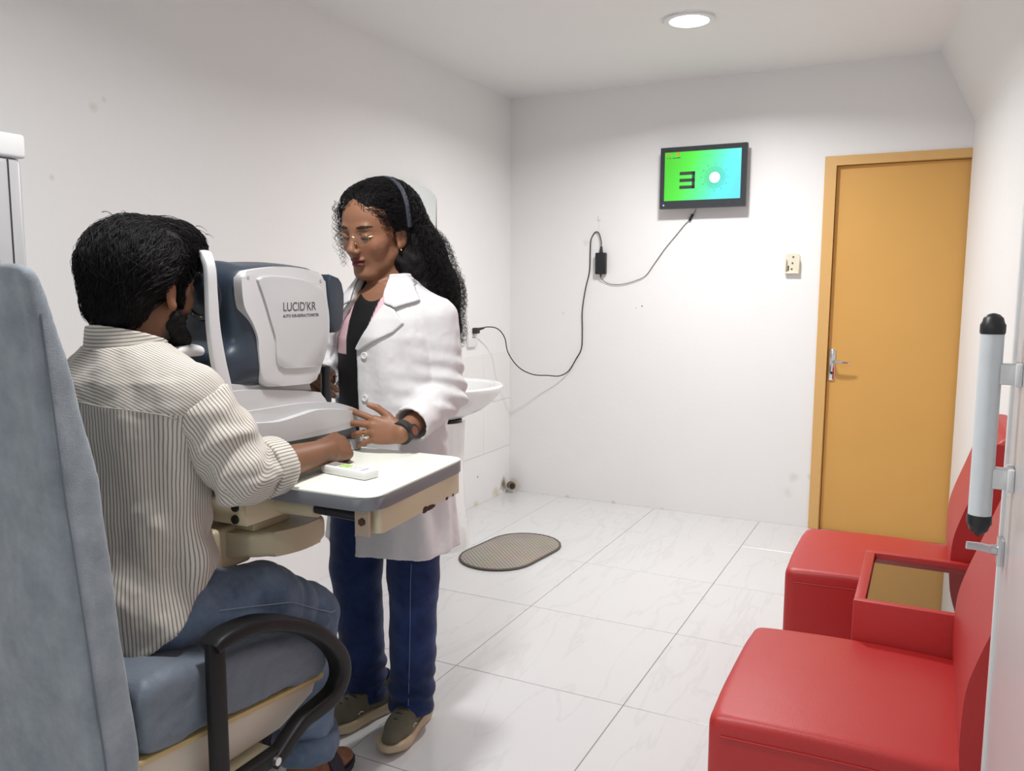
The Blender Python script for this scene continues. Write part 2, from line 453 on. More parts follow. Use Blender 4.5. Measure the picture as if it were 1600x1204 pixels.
M_white = mat('white_plastic', (0.80, 0.80, 0.80, 1), 0.35)
M_ceram = mat('white_ceramic', (0.84, 0.84, 0.835, 1), 0.08, coat=0.5)
M_creamp = mat('cream_plastic', srgb(226, 220, 200), 0.45)

# ------------------------------------------------------------------ the room
Y0, YB = -2.2, 4.635
xs = [0.0, 0.355, 0.955, 1.555, 2.155, 2.755, 3.4]
ys = [YB-0.0]
ys = [Y0] + [4.142-0.6*i for i in range(10, -1, -1)] + [YB]
ys = sorted(set(round(v, 4) for v in ys if v >= Y0))
floor = MB().box((-0.1, Y0, -0.06), (3.4, YB+0.1, -0.0035)).build('floor', M_grout); tag(floor, kind='structure', label='white marble tiled floor')
tile_cache = {}
g = 0.0014
for i in range(len(xs)-1):
    for j in range(len(ys)-1):
        w = round(xs[i+1]-xs[i]-2*g, 4); d = round(ys[j+1]-ys[j]-2*g, 4)
        key = (w, d)
        if key not in tile_cache:
            t = MB().box((-w/2, -d/2, -0.006), (w/2, d/2, 0.0), bev=0.0012, seg=1).build('tile', M_tile, None); tile_cache[key] = t
        else:
            t = tile_cache[key].copy(); col.objects.link(t)
        t.name = 'tile'; t.parent = floor
        t.location = ((xs[i]+xs[i+1])/2, (ys[j]+ys[j+1])/2, 0.0)

wl = MB().box((-0.1, Y0, -0.06), (0, YB+0.1, CEIL+0.1)).build('wall_left', M_left); tag(wl, kind='structure', label='white painted left wall')
ty = [3.387, 3.837, 4.287, 4.635]; tz = [0.0, 0.295, 0.595, 0.895]
for i in range(3):
    for j in range(3):
        if j == 0: continue
        t = MB().box((0.0, ty[i]+0.0012, tz[j]+0.0012), (0.0035, ty[i+1]-0.0012, tz[j+1]-0.0012), bev=0.001, seg=1).build('wall_tile', M_wtile, wl)
wb = MB(); wb.box((0, YB, -0.06), (1.812, YB+0.1, CEIL+0.1)); wb.box((1.812, YB, 1.957), (2.75, YB+0.1, CEIL+0.1)); wb.box((1.812, YB+0.1, -0.06), (2.75, YB+0.14, CEIL))
wb = wb.build('wall_back', M_back); tag(wb, kind='structure', label='white painted back wall with damp stains')
prof = [(0, -0.06), (0, 2.08), (-0.16, CEIL), (0.15, CEIL), (0.15, -0.06)]
wr = MB(); v0 = [wr.bm.verts.new((2.475+a, YB, z)) for a, z in prof]; v1 = [wr.bm.verts.new((3.225+a, Y0, z)) for a, z in prof]
for i in range(5): wr.bm.faces.new((v0[i], v0[(i+1) % 5], v1[(i+1) % 5], v1[i]))
wr.bm.faces.new(v0); wr.bm.faces.new(v1[::-1])
wr = wr.build('wall_right', M_right, smooth=0); tag(wr, kind='structure', label='white right wall with slanted upper part')
ce = MB().box((-0.1, Y0, CEIL), (3.5, YB+0.1, CEIL+0.1)).build('ceiling', M_ceil); tag(ce, kind='structure', label='white ceiling')

# door
door = thing('door_1', (2.15, YB, 0), 'ochre yellow painted door with frame in the back wall', None); door['kind'] = 'structure'
fr = MB(); fr.prism([(1.812, 0), (1.866, 0), (1.866, 1.912), (2.50, 1.912), (2.50, 1.957), (1.812, 1.957)], YB-0.012, YB+0.09, 'y', bev=0.003, seg=1)
fr.build('door_frame', M_orange2, door)
lf = MB().box((1.868, YB+0.022, -0.003), (2.50, YB+0.058, 1.910), bev=0.002, seg=1).build('door_leaf', M_orange, door)
hp = MB().box((1.876, YB+0.012, 0.806), (1.906, YB+0.023, 0.972), bev=0.004, seg=2).build('handle_plate', M_chrome, lf)
hl = MB(); hl.cyl((1.891, YB+0.012, 0.905), (1.891, YB-0.028, 0.905), 0.009, n=14); hl.tube([(1.884, YB-0.03, 0.905), (1.92, YB-0.034, 0.908), (1.955, YB-0.032, 0.905), (1.985, YB-0.026, 0.902)], [0.008, 0.008, 0.0065, 0.004], smooth_it=1)
hl.build('door_handle', M_chrome, lf)
MB().cyl((1.891, YB+0.013, 0.845), (1.891, YB+0.008, 0.845), 0.007, n=12).build('keyhole', M_blackp, lf)

# recessed downlights
def downlight(x, y, label):
    r = thing('ceiling_downlight', (x, y, CEIL), label, 'ceiling light', 'ceiling downlights')
    MB().lathe([(0.082, -0.004), (0.108, -0.004), (0.110, -0.010), (0.106, -0.014), (0.084, -0.012), (0.080, -0.006)], (x, y, CEIL), 40).build('trim_ring', M_white, r)
    MB().lathe([(0.0005, -0.004), (0.080, -0.004), (0.080, -0.009), (0.0005, -0.010)], (x, y, CEIL), 40).build('diffuser', M_led, r)
M_led = mat('lit_led_diffuser', (0.9, 0.9, 0.9, 1), 0.5, emis=(1, 0.99, 0.97, 1), estr=9.0)
downlight(LAMPS[0][0], LAMPS[0][1], 'round recessed ceiling downlight glowing white above the monitor wall')
downlight(LAMPS[1][0], LAMPS[1][1], 'round recessed ceiling downlight above the patient chair')
downlight(LAMPS[2][0], LAMPS[2][1], 'added round ceiling downlight, unseen behind the camera')

# ------------------------------------------------------------------ monitor on the back wall
mx0, mx1, mz0, mz1 = 0.962, 1.432, 1.717, 2.048
MY = YB-0.075
mon = thing('wall_monitor', (1.197, YB, 1.717), 'wall mounted monitor in a black frame showing a green and cyan eye chart', 'monitor')
MB().box((mx0, MY, mz0), (mx1, MY+0.03, mz1), bev=0.005).build('housing', M_blackp, mon)
MB().box((mx0+0.13, MY+0.03, mz0+0.10), (mx1-0.13, YB-0.0005, mz1-0.10), bev=0.004).build('wall_bracket', M_blackp, mon)
M_bezel = mat('gloss_black_bezel', (0.012, 0.016, 0.022, 1), 0.12)
sx0, sx1, sz0, sz1 = 0.988, 1.402, 1.760, 2.020
bz = MB()
bz.box((mx0+0.002, MY-0.004, mz0+0.002), (mx1-0.002, MY+0.002, sz0)); bz.box((mx0+0.002, MY-0.004, sz1), (mx1-0.002, MY+0.002, mz1-0.002))
bz.box((mx0+0.002, MY-0.004, sz0), (sx0, MY+0.002, sz1)); bz.box((sx1, MY-0.004, sz0), (mx1-0.002, MY+0.002, sz1))
bz.build('bezel', M_bezel, mon)
M_scr, nt, b, N, L = node_mat('lit_screen')
tc = N.new('ShaderNodeTexCoord'); sep = N.new('ShaderNodeSeparateXYZ'); L.new(tc.outputs['Object'], sep.inputs[0])
ma = N.new('ShaderNodeMath'); ma.operation = 'MULTIPLY_ADD'; ma.inputs[1].default_value = -0.35; L.new(sep.outputs['Z'], ma.inputs[0]); L.new(sep.outputs['X'], ma.inputs[2])
mr = N.new('ShaderNodeMapRange'); mr.inputs['From Min'].default_value = -0.27; mr.inputs['From Max'].default_value = 0.14; L.new(ma.outputs[0], mr.inputs['Value'])
rp = N.new('ShaderNodeValToRGB'); e = rp.color_ramp.elements
e[0].position = 0.0; e[0].color = srgb(64, 205, 20); e[1].position = 1.0; e[1].color = srgb(88, 226, 255)
for p_, c_ in ((0.3, (72, 232, 52)), (0.55, (80, 252, 150)), (0.8, (84, 250, 235))):
    q = e.new(p_); q.color = srgb(*c_)
L.new(mr.outputs['Result'], rp.inputs['Fac']); L.new(rp.outputs['Color'], b.inputs['Emission Color']); b.inputs['Emission Strength'].default_value = 1.0
b.inputs['Base Color'].default_value = (0.01, 0.01, 0.01, 1); b.inputs['Roughness'].default_value = 0.25
scr = MB().box((sx0, MY-0.002, sz0), (sx1, MY+0.001, sz1)).build('screen', M_scr, mon)
M_ink = mat('screen_dark_ink', (0.004, 0.02, 0.006, 1), 0.4); M_ink2 = mat('screen_thin_ink', (0.01, 0.06, 0.05, 1), 0.4)
M_scrw = mat('screen_white', (0.9, 0.9, 0.9, 1), 0.4, emis=(1, 1, 1, 1), estr=1.4); M_scrr = mat('screen_red', (0.3, 0.1, 0.01, 1), 0.4, emis=srgb(220, 90, 30), estr=0.7)
PX = 0.00345
def spx(u, v):            # chart position from pixels on the screen (from its top left corner)
    return (sx0+u*PX, sz1-v*0.00335)
def srect(mb, u0, v0, u1, v1):
    a = spx(u0, v0); c = spx(u1, v1); mb.box((a[0], MY-0.0032, c[1]), (c[0], MY-0.0015, a[1]))
E_ = MB(); srect(E_, 24.5, 32, 49, 37.2); srect(E_, 24.5, 43, 49, 48.2); srect(E_, 24.5, 54, 49, 59.2); srect(E_, 44.2, 32, 49, 59.2)
E_.build('chart_letter', M_ink, scr)
dc = spx(80, 43.5); dl = MB()
for i in range(36):
    t = math.radians(i*10); c_, s_ = math.cos(t), math.sin(t); w = 0.0009
    p = [(dc[0]+r_*c_-q_*w*s_, dc[1]+r_*s_+q_*w*c_) for r_, q_ in ((0.030, -1), (0.060, -1), (0.060, 1), (0.030, 1))]
    dl.prism(p, MY-0.0032, MY-0.0018, 'y')
dl.build('chart_dial', M_ink2, scr)
MB().cyl((dc[0], MY-0.0018, dc[1]), (dc[0], MY-0.0036, dc[1]), 0.0275, n=28).build('chart_dial_centre', M_scrw, scr)
Rx = Matrix.Rotation(math.pi/2, 4, 'X')
for hnum in range(1, 13):
    t = math.radians(90-30*hnum); s_ = 0.0135
    x = dc[0]+0.071*math.cos(t)-(0.0045 if hnum < 10 else 0.008); z = dc[1]+0.071*math.sin(t)-0.005
    text_mesh('chart_number', str(hnum), s_, Matrix.Translation((x, MY-0.0024, z)) @ Rx, M_ink2, scr, 0.0003)
for (q_, m_) in (((3, 4, 11, 5.6), M_scrr), ((18, 2, 19, 6.5), M_scrr), ((20.5, 1.6, 24, 5.5), M_scrr), ((4, 8.5, 5, 10.5), M_ink2), ((8, 8.6, 9.4, 10.4), M_ink2), ((12.5, 9, 18, 10.2), M_ink2), ((18.6, 8.6, 25, 10), M_ink2)):
    rd = MB(); srect(rd, *q_); rd.build('chart_caption', m_, scr)
MB().box((mx0+0.022, MY-0.006, mz0+0.017), (mx0+0.028, MY-0.003, mz0+0.023)).build('power_led', mat('blue_led', (0.1, 0.2, 1, 1), 0.4, emis=(0.3, 0.5, 1, 1), estr=2.0), mon)
M_film, nt, b, N, L = node_mat('clear_wrapping_film')
b.inputs['Base Color'].default_value = (0.9, 0.9, 0.9, 1); b.inputs['Alpha'].default_value = 0.035; b.inputs['Roughness'].default_value = 0.08; b.inputs['Specular IOR Level'].default_value = 0.8
V = []; F = []; nx, nz_ = 24, 18
fx0, fx1, fz0, fz1 = mx0-0.004, mx1+0.012, mz0-0.006, mz1+0.008
for j in range(nz_+1):
    for i in range(nx+1):
        u, v = i/nx, j/nz_
        V.append((fx0+(fx1-fx0)*u, MY-0.0075-0.0022*math.sin(9*u+3*v)*math.sin(7*v+2*u), fz0+(fz1-fz0)*v))
F = [(j*(nx+1)+i, j*(nx+1)+i+1, (j+1)*(nx+1)+i+1, (j+1)*(nx+1)+i) for j in range(nz_) for i in range(nx)]
from_arrays('protective_film', V, F, M_film, mon)

# power supply, its cords, plug and socket
M_cord = mat('black_cord', (0.02, 0.02, 0.022, 1), 0.5)
psu = thing('power_adapter', (0.602, YB, 1.36), 'small black power adapter hanging on the back wall below the monitor', 'power adapter')
MB().box((0.571, YB-0.036, 1.362), (0.636, YB-0.004, 1.487), bev=0.006).build('housing', M_blackp, psu)
MB().cyl((0.604, YB-0.020, 1.487), (0.604, YB-0.020, 1.525), 0.011, 0.006, n=12).build('strain_relief', M_blackrub, psu)
MB().cyl((0.603, YB-0.020, 1.362), (0.603, YB-0.020, 1.345), 0.006, 0.004, n=12).build('strain_relief', M_blackrub, psu)
def cord(name, pts, r, m, label, it=3):
    o = MB().tube(curve_pts(pts, 6), r, n=8).build(name, m); tag(o, label, 'cord'); return o
w = YB-0.008
cord('mains_cable', [(0.034, 4.155, 1.044), (0.075, 4.20, 1.058), (0.105, 4.27, 1.045), (0.12, 4.33, 0.99), (0.128, 4.36, 0.90), (0.165, 4.43, 0.81), (0.225, 4.50, 0.765), (0.295, 4.56, 0.757), (0.355, 4.60, 0.754),
     (0.405, w-0.006, 0.785), (0.448, w, 0.855), (0.484, w, 0.925), (0.488, w, 1.03), (0.486, w, 1.15), (0.505, w, 1.28), (0.528, w, 1.38), (0.531, w, 1.50), (0.535, w, 1.565), (0.560, w, 1.606), (0.585, w-0.004, 1.598), (0.601, w-0.010, 1.556), (0.604, YB-0.020, 1.5275)],
     0.0033, M_cord, 'black mains cord looping from the wall socket up to the power adapter')
cord('monitor_lead', [(0.603, YB-0.020, 1.3435), (0.625, w, 1.318), (0.675, w, 1.303), (0.74, w, 1.306), (0.81, w, 1.325), (0.87, w, 1.353), (0.92, w, 1.42), (0.985, w, 1.51), (1.04, w, 1.575), (1.09, w, 1.635), (1.125, w, 1.668), (1.150, w-0.012, 1.707), (1.160, YB-0.03, 1.735)],
     0.0019, mat('grey_lead', (0.06, 0.06, 0.06, 1), 0.5), 'thin grey lead from the power adapter up to the monitor')
jk = MB().cyl((1.116, w, 1.656), (1.134, w-0.002, 1.690), 0.0075, n=12).build('cable_ferrite', M_blackp); tag(jk, 'small black ferrite bead on the lead just below the monitor', 'cable bead')
so = thing('wall_socket', (0, 4.134, 0.965), 'small white wall socket on the left wall above the basin', 'wall socket')
MB().box((0.0, 4.085, 0.945), (0.020, 4.185, 1.060), bev=0.006).build('face_plate', M_white, so)
sb = MB()
for (a, c) in ((4.125, 1.0), (4.145, 1.0), (4.135, 1.016)): sb.cyl((0.0185, a, c), (0.0207, a, c), 0.004, n=10)
sb.build('pin_hole', M_blackp, so)
pl = MB(); pl.box((0.0205, 4.118, 1.022), (0.050, 4.160, 1.055), bev=0.005); pl.cyl((0.036, 4.145, 1.044), (0.062, 4.185, 1.053), 0.010, 0.005, n=10)
pl = pl.build('mains_plug', M_blackrub); tag(pl, 'black mains plug in the white wall socket', 'plug')
hk = MB(); hk.box((0.572, YB-0.004, 1.672), (0.592, YB, 1.702), bev=0.002); hk.tube([(0.582, YB-0.003, 1.690), (0.582, YB-0.003, 1.62), (0.576, YB-0.006, 1.604)], 0.001, n=5)
hk = hk.build('adhesive_hook', M_white); tag(hk, 'tiny white adhesive hook with thread above the power adapter', 'hook')

# remote cradle on the wall by the door
hd = thing('remote_holder', (1.672, YB, 1.36), 'cream plastic remote holder screwed to the wall beside the door', 'holder')
bx = MB(); bx.prism(rrect(1.638, 1.372, 1.708, 1.468, 0.012), YB-0.008, YB, 'y', bev=0.003, seg=1); bx.build('back_plate', M_creamp, hd)
bx = MB(); bx.box((1.636, YB-0.028, 1.368), (1.644, YB-0.004, 1.44), bev=0.003); bx.box((1.702, YB-0.028, 1.368), (1.710, YB-0.004, 1.44), bev=0.003); bx.box((1.636, YB-0.028, 1.362), (1.710, YB-0.004, 1.372), bev=0.003)
bx.build('cradle_rim', M_creamp, hd)
for (a, c) in ((1.676, 1.450), (1.673, 1.418), (1.670, 1.387)):
    MB().cyl((a, YB-0.006, c), (a, YB-0.0105, c), 0.0045, n=10).build('screw', mat('dark_screw', (0.08, 0.07, 0.06, 1), 0.4, 0.6), hd)
MB().box((1.650, YB-0.0095, 1.378), (1.656, YB-0.007, 1.405)).build('slot', M_blackp, hd)

# pipe stub and broken plaster in the corner
ps = thing('pipe_stub', (0.03, 4.59, 0.0), 'stained capped pipe stub in the floor corner below the cords', 'pipe stub')
M_rust = mat('rusty_grime', srgb(120, 108, 92), 0.8, var=0.4, vscale=60, bump=0.4)
MB().cyl((0.028, 4.596, 0.045), (0.055, 4.565, 0.048), 0.024, n=16).build('pipe', M_rust, ps)
MB().cyl((0.0555, 4.5645, 0.048), (0.0575, 4.562, 0.0482), 0.016, n=16).build('pipe_mouth', mat('dark_hole', (0.03, 0.028, 0.025, 1), 0.9), ps)

# ------------------------------------------------------------------ mirror, basin, mat
mi = thing('wall_mirror', (0, 3.44, 1.10), 'arched wall mirror with brown wooden side strips above the basin', 'mirror')
arch = [(3.155, 1.12), (3.725, 1.12), (3.725, 1.735)] + [(3.44+0.285*math.cos(t), 1.735+0.060*math.sin(t)) for t in np.linspace(0, math.pi, 24)[1:-1]] + [(3.155, 1.735)]
mg = MB(); mg.prism(arch, 0.002, 0.008, 'x'); bmesh.ops.transform(mg.bm, matrix=Matrix.Translation((0.004, 0, 1.12)) @ Matrix.Rotation(math.radians(1.8), 4, 'Y') @ Matrix.Translation((0, 0, -1.12)), verts=mg.bm.verts[:]); mg.build('mirror_glass', mat('mirror_silver', (0.86, 0.90, 0.89, 1), 0.03, 1.0), mi)
M_wood = mat('brown_wood', srgb(126, 88, 68), 0.5, var=0.15, vscale=20)
MB().box((0.0, 3.722, 1.10), (0.020, 3.748, 1.738), bev=0.002).build('side_strip', M_wood, mi)
MB().box((0.0, 3.132, 1.10), (0.020, 3.158, 1.738), bev=0.002).build('side_strip', M_wood, mi)

ba = thing('wash_basin', (0.24, 3.43, 0), 'white ceramic pedestal wash basin against the left wall', 'wash basin')
bm = MB(); n = 48
def bring(rx, ry, z, cx=0.25, cy=3.47):
    out = []
    for k_ in range(n):
        t = 2*math.pi*k_/n; x = cx+rx*math.cos(t); y = cy+ry*math.sin(t)
        out.append(bm.bm.verts.new((max(x, 0.012), y, z)))
    return out
rings = [bring(0.085, 0.10, 0.64, 0.20), bring(0.13, 0.15, 0.655, 0.21), bring(0.185, 0.205, 0.69, 0.23), bring(0.225, 0.25, 0.735, 0.245), bring(0.25, 0.275, 0.775), bring(0.262, 0.288, 0.795), bring(0.264, 0.290, 0.806), bring(0.258, 0.284, 0.814),
         bring(0.244, 0.270, 0.816), bring(0.226, 0.252, 0.811), bring(0.212, 0.238, 0.797), bring(0.195, 0.22, 0.76, 0.255), bring(0.15, 0.17, 0.715, 0.255), bring(0.06, 0.07, 0.695, 0.25)]
for i in range(len(rings)-1):
    for k_ in range(n): bm.bm.faces.new((rings[i][k_], rings[i][(k_+1) % n], rings[i+1][(k_+1) % n], rings[i+1][k_]))
bm.bm.faces.new(rings[0][::-1]); bm.bm.faces.new(rings[-1])
bm.build('bowl', M_ceram, ba)
bm = MB(); keys = [(0.0, 0.118, 0.135), (0.03, 0.116, 0.130), (0.20, 0.100, 0.110), (0.42, 0.094, 0.098), (0.58, 0.100, 0.104), (0.632, 0.104, 0.108)]
rings = [bring(a, c, z, 0.235, 3.455) for z, a, c in keys]
for i in range(len(rings)-1):
    for k_ in range(n): bm.bm.faces.new((rings[i][k_], rings[i][(k_+1) % n], rings[i+1][(k_+1) % n], rings[i+1][k_]))
bm.bm.faces.new(rings[0][::-1]); bm.bm.faces.new(rings[-1]); bm.build('pedestal', M_ceram, ba)
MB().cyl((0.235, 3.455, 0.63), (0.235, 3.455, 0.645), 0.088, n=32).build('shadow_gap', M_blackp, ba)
fa = MB(); fa.cyl((0.05, 3.47, 0.812), (0.05, 3.47, 0.87), 0.016, 0.014, n=16); fa.tube([(0.05, 3.47, 0.862), (0.09, 3.47, 0.885), (0.14, 3.47, 0.878), (0.16, 3.47, 0.86)], 0.010, smooth_it=2); fa.sphere((0.05, 3.47, 0.885), 0.016)
fa.build('tap', M_chrome, ba)
MB().cyl((0.25, 3.47, 0.6955), (0.25, 3.47, 0.6985), 0.022, n=20).build('drain', M_chrome, ba)

M_mat, nt, b, N, L = node_mat('woven_grey_mat')
b.inputs['Roughness'].default_value = 0.9
tc = N.new('ShaderNodeTexCoord'); ch = N.new('ShaderNodeTexChecker'); ch.inputs['Scale'].default_value = 85
ch.inputs['Color1'].default_value = srgb(182, 174, 163); ch.inputs['Color2'].default_value = srgb(142, 134, 124); L.new(tc.outputs['Object'], ch.inputs['Vector'])
nz = N.new('ShaderNodeTexNoise'); nz.inputs['Scale'].default_value = 9; L.new(tc.outputs['Object'], nz.inputs['Vector'])
mx = N.new('ShaderNodeMix'); mx.data_type = 'RGBA'; mx.blend_type = 'MULTIPLY'; mx.inputs['Factor'].default_value = 0.35; L.new(ch.outputs['Color'], mx.inputs['A']); L.new(nz.outputs['Color'], mx.inputs['B'])
L.new(mx.outputs['Result'], b.inputs['Base Color'])
bpn = N.new('ShaderNodeBump'); bpn.inputs['Strength'].default_value = 0.6; bpn.inputs['Distance'].default_value = 0.002; L.new(ch.outputs['Fac'], bpn.inputs['Height']); L.new(bpn.outputs['Normal'], b.inputs['Normal'])
mt = thing('floor_mat', (0.56, 3.50, 0), 'oval grey woven mat on the floor in front of the basin', 'mat')
# stadium outline, long axis across the basin front
def stadium(cx, cy, L_, r, ang, n=14):
    out = []
    for s_ in (1, -1):
        for i in range(n+1):
            t = math.radians(-90+180*i/n)+(0 if s_ > 0 else math.pi)
            x = s_*L_+r*math.cos(t); y = r*math.sin(t)
            out.append((cx+x*math.cos(ang)-y*math.sin(ang), cy+x*math.sin(ang)+y*math.cos(ang)))
    return out
so_ = stadium(0.572, 3.525, 0.120, 0.180, math.radians(84))
MB().prism(so_, 0.0005, 0.009, 'z', bev=0.003).build('woven_pad', M_mat, mt)
MB().tube([(x, y, 0.006) for x, y in so_]+[(so_[0][0], so_[0][1], 0.006)], 0.006, n=8, caps=False).build('bound_edge', mat('dark_binding', srgb(92, 86, 80), 0.8), mt)

# ------------------------------------------------------------------ red sofas and the side table between them
M_red, nt, b, N, L = node_mat('red_leatherette')
b.inputs['Base Color'].default_value = srgb(180, 36, 35); b.inputs['Roughness'].default_value = 0.46; b.inputs['Specular IOR Level'].default_value = 0.6
tc = N.new('ShaderNodeTexCoord'); nz = N.new('ShaderNodeTexVoronoi'); nz.inputs['Scale'].default_value = 420; L.new(tc.outputs['Object'], nz.inputs['Vector'])
n2 = N.new('ShaderNodeTexNoise'); n2.inputs['Scale'].default_value = 9; n2.inputs['Detail'].default_value = 3; L.new(tc.outputs['Object'], n2.inputs['Vector'])
sm = N.new('ShaderNodeMath'); sm.operation = 'MULTIPLY_ADD'; sm.inputs[1].default_value = 0.12; L.new(nz.outputs['Distance'], sm.inputs[0]); L.new(n2.outputs['Fac'], sm.inputs[2])
bpn = N.new('ShaderNodeBump'); bpn.inputs['Strength'].default_value = 0.22; bpn.inputs['Distance'].default_value = 0.006; L.new(sm.outputs[0], bpn.inputs['Height']); L.new(bpn.outputs['Normal'], b.inputs['Normal'])
def ssample(f, P):
    q = np.clip(np.round((P-f.lo)/f.h).astype(int), 1, f.n-2); return f.F[q[:, 0], q[:, 1], q[:, 2]]
def sgrad(f, P):
    g_ = np.stack([ssample(f, P+np.eye(3)[i]*f.h)-ssample(f, P-np.eye(3)[i]*f.h) for i in range(3)], 1); return g_/np.maximum(np.linalg.norm(g_, axis=1), 1e-9)[:, None]
def sofa(y0, y1):
    r = thing('sofa_seat', (2.28, (y0+y1)/2, 0), '', 'sofa', 'red waiting sofas')
    f = Field((1.93, y0-0.04, -0.02), (2.68, y1+0.04, 0.50), 0.009)
    yc = (y0+y1)/2; hy = (y1-y0)/2
    f.rbox((2.30, yc, 0.205), (0.328, hy, 0.205), 0.020)
    f.ell((2.24, yc, 0.385), (0.36, hy*1.15, 0.045), k=0.03)
    f.all(lambda F_, X, Y, Z: np.maximum(np.maximum(F_, np.maximum(1.972-X, X-2.628)), np.maximum(np.maximum(y0-Y, Y-y1), -Z)))
    V, Fc = f.mesh(2); seat = from_arrays('seat', V, Fc, M_red, r)
    pth = np.array([[x, y0-0.001, 0.374+0.003*math.sin(9*x)] for x in np.linspace(2.0, 2.43, 20)])
    for _ in range(5): pth = pth-sgrad(f, pth)*np.clip(ssample(f, pth)-0.0005, -0.02, 0.02)[:, None]
    MB().tube([tuple(p_) for p_ in pth], 0.0016, n=6).build('seam', M_red, seat)
    prof = curve_pts([(2.440, 0.36), (2.430, 0.43), (2.429, 0.50), (2.433, 0.57), (2.448, 0.63), (2.471, 0.70), (2.500, 0.79), (2.520, 0.845), (2.538, 0.869), (2.568, 0.875), (2.605, 0.866), (2.624, 0.83), (2.630, 0.60), (2.630, 0.30), (2.630, 0.02)], 3)+[(2.50, 0.02), (2.50, 0.36)]
    MB().prism(prof, y0, y1, 'y', bev=0.022, seg=3).build('backrest', M_red, r)
    return r
s1 = sofa(1.636, 2.166); tag(s1, 'red leatherette armless sofa nearest the camera, in front of the side table')
s2 = sofa(2.650, 3.165); tag(s2, 'red leatherette armless sofa farther back, next to the ochre door')
tb = thing('side_table', (2.38, 2.407, 0), 'low red upholstered side table with dark glass top between the two sofas', 'side table')
bx = MB(); y0, y1 = 2.180, 2.636
bx.box((2.206, y0+0.0235, 0.0), (2.232, y1-0.0235, 0.5115), bev=0.003); bx.box((2.584, y0+0.0235, 0.0), (2.610, y1-0.0235, 0.5115), bev=0.003)
bx.box((2.2055, y0, 0.0), (2.6105, y0+0.024, 0.512), bev=0.003); bx.box((2.2055, y1-0.024, 0.0), (2.6105, y1, 0.512), bev=0.003); bx.box((2.21, y0+0.004, 0.05), (2.60, y1-0.004, 0.488))
bx.build('body', M_red, tb)
MB().box((2.233, y0+0.025, 0.489), (2.583, y1-0.025, 0.496), bev=0.001, seg=1).build('glass_top', mat('dark_tinted_glass', (0.028, 0.026, 0.024, 1), 0.03, spec=1.0, coat=1.0, ior=1.9), tb)

# ------------------------------------------------------------------ open glass door with tube handle, right edge of the view
gd = thing('glass_door', (2.465, 1.47, 0), 'open frosted glass door with white edge seen at the right beside the red sofa', 'glass door')
M_glass, nt, b, N, L = node_mat('frosted_door_glass')
b.inputs['Base Color'].default_value = (0.90, 0.87, 0.87, 1); b.inputs['Transmission Weight'].default_value = 0.55; b.inputs['Roughness'].default_value = 0.35; b.inputs['IOR'].default_value = 1.5
MB().box((2.459, 0.62, 0.012), (2.469, 1.486, 2.05)).build('glass_pane', M_glass, gd)
M_strip = mat('white_edge_strip', (0.72, 0.73, 0.73, 1), 0.35)
ep = MB(); ep.box((2.454, 1.484, 0.010), (2.474, 1.500, 2.052), bev=0.003); ep.build('edge_strip', M_strip, gd)
hx, hy = 2.419, 1.385
hdl = MB().tube([(hx, hy, 0.955), (hx, hy, 1.222)], 0.0155, n=24).build('handle_tube', mat('white_handle_tube', (0.66, 0.70, 0.72, 1), 0.35, var=0.05, vscale=40), gd)
for (za, zb, s_) in ((0.955, 0.922, -1), (1.222, 1.252, 1)):
    MB().lathe([(0.0160, za), (0.0168, za+s_*0.003), (0.0168, za+s_*0.013), (0.0145, za+s_*0.017), (0.0130, za+s_*0.023), (0.008, za+s_*0.028), (0.002, zb)], (hx, hy, 0), 24).build('end_cap', M_blackp, hdl)
for zc in (1.165, 1.012):
    c = MB(); c.box((hx+0.012, hy-0.012, zc-0.015), (2.4595, hy+0.012, zc+0.015), bev=0.003); c.box((2.450, hy-0.020, zc-0.017), (2.459, hy+0.030, zc+0.017), bev=0.003); c.box((2.469, hy-0.020, zc-0.017), (2.478, hy+0.030, zc+0.017), bev=0.003)
    c.build('bracket', M_strip, gd)
lt = MB(); lt.cyl((2.4585, 1.455, 0.885), (2.442, 1.455, 0.885), 0.008, n=14); lt.tube([(2.444, 1.455, 0.885), (2.425, 1.452, 0.888), (2.408, 1.447, 0.889)], 0.003, n=8, rx=0.006, up=(0, 0, 1)); lt.box((2.450, 1.440, 0.862), (2.459, 1.472, 0.904), bev=0.002)
lt.build('latch', M_steel, gd)
# ------------------------------------------------------------------ instrument stand: column, arm and sliding table
M_beige = mat('beige_enamel', srgb(206, 194, 164), 0.42, var=0.04, vscale=12)
M_beige2 = mat('beige_moulding', srgb(184, 174, 146), 0.4, var=0.05, vscale=10)
M_lam = mat('white_laminate', srgb(236, 240, 228), 0.3)
M_band = mat('grey_edge_band', srgb(118, 120, 126), 0.4)
M_rod = mat('dark_steel_rod', (0.07, 0.07, 0.08, 1), 0.35, 0.7)
M_rustb = mat('rusty_bolt', srgb(84, 56, 40), 0.7, 0.3)
M_alu = mat('anodised_column', (0.62, 0.62, 0.64, 1), 0.35, 0.45)
M_cap = mat('white_column_cap', (0.78, 0.78, 0.78, 1), 0.4)
us = thing('instrument_stand', (0.42, 1.20, 0), 'instrument stand with metal column, beige arm and white table top holding the machine', 'instrument stand')
TZ = 0.86
def rcorner_poly(P, rad, n=6):
    out = []; m = len(P)
    for i in range(m):
        p0, p1, p2 = np.array(P[i-1], float), np.array(P[i], float), np.array(P[(i+1) % m], float)
        a = (p0-p1)/np.linalg.norm(p0-p1); c = (p2-p1)/np.linalg.norm(p2-p1); r = rad[i]
        s0, s1 = p1+a*r, p1+c*r
        for k_ in range(n+1):
            t = k_/n; out.append(tuple((1-t)**2*s0+2*t*(1-t)*p1+t*t*s1))
    return out
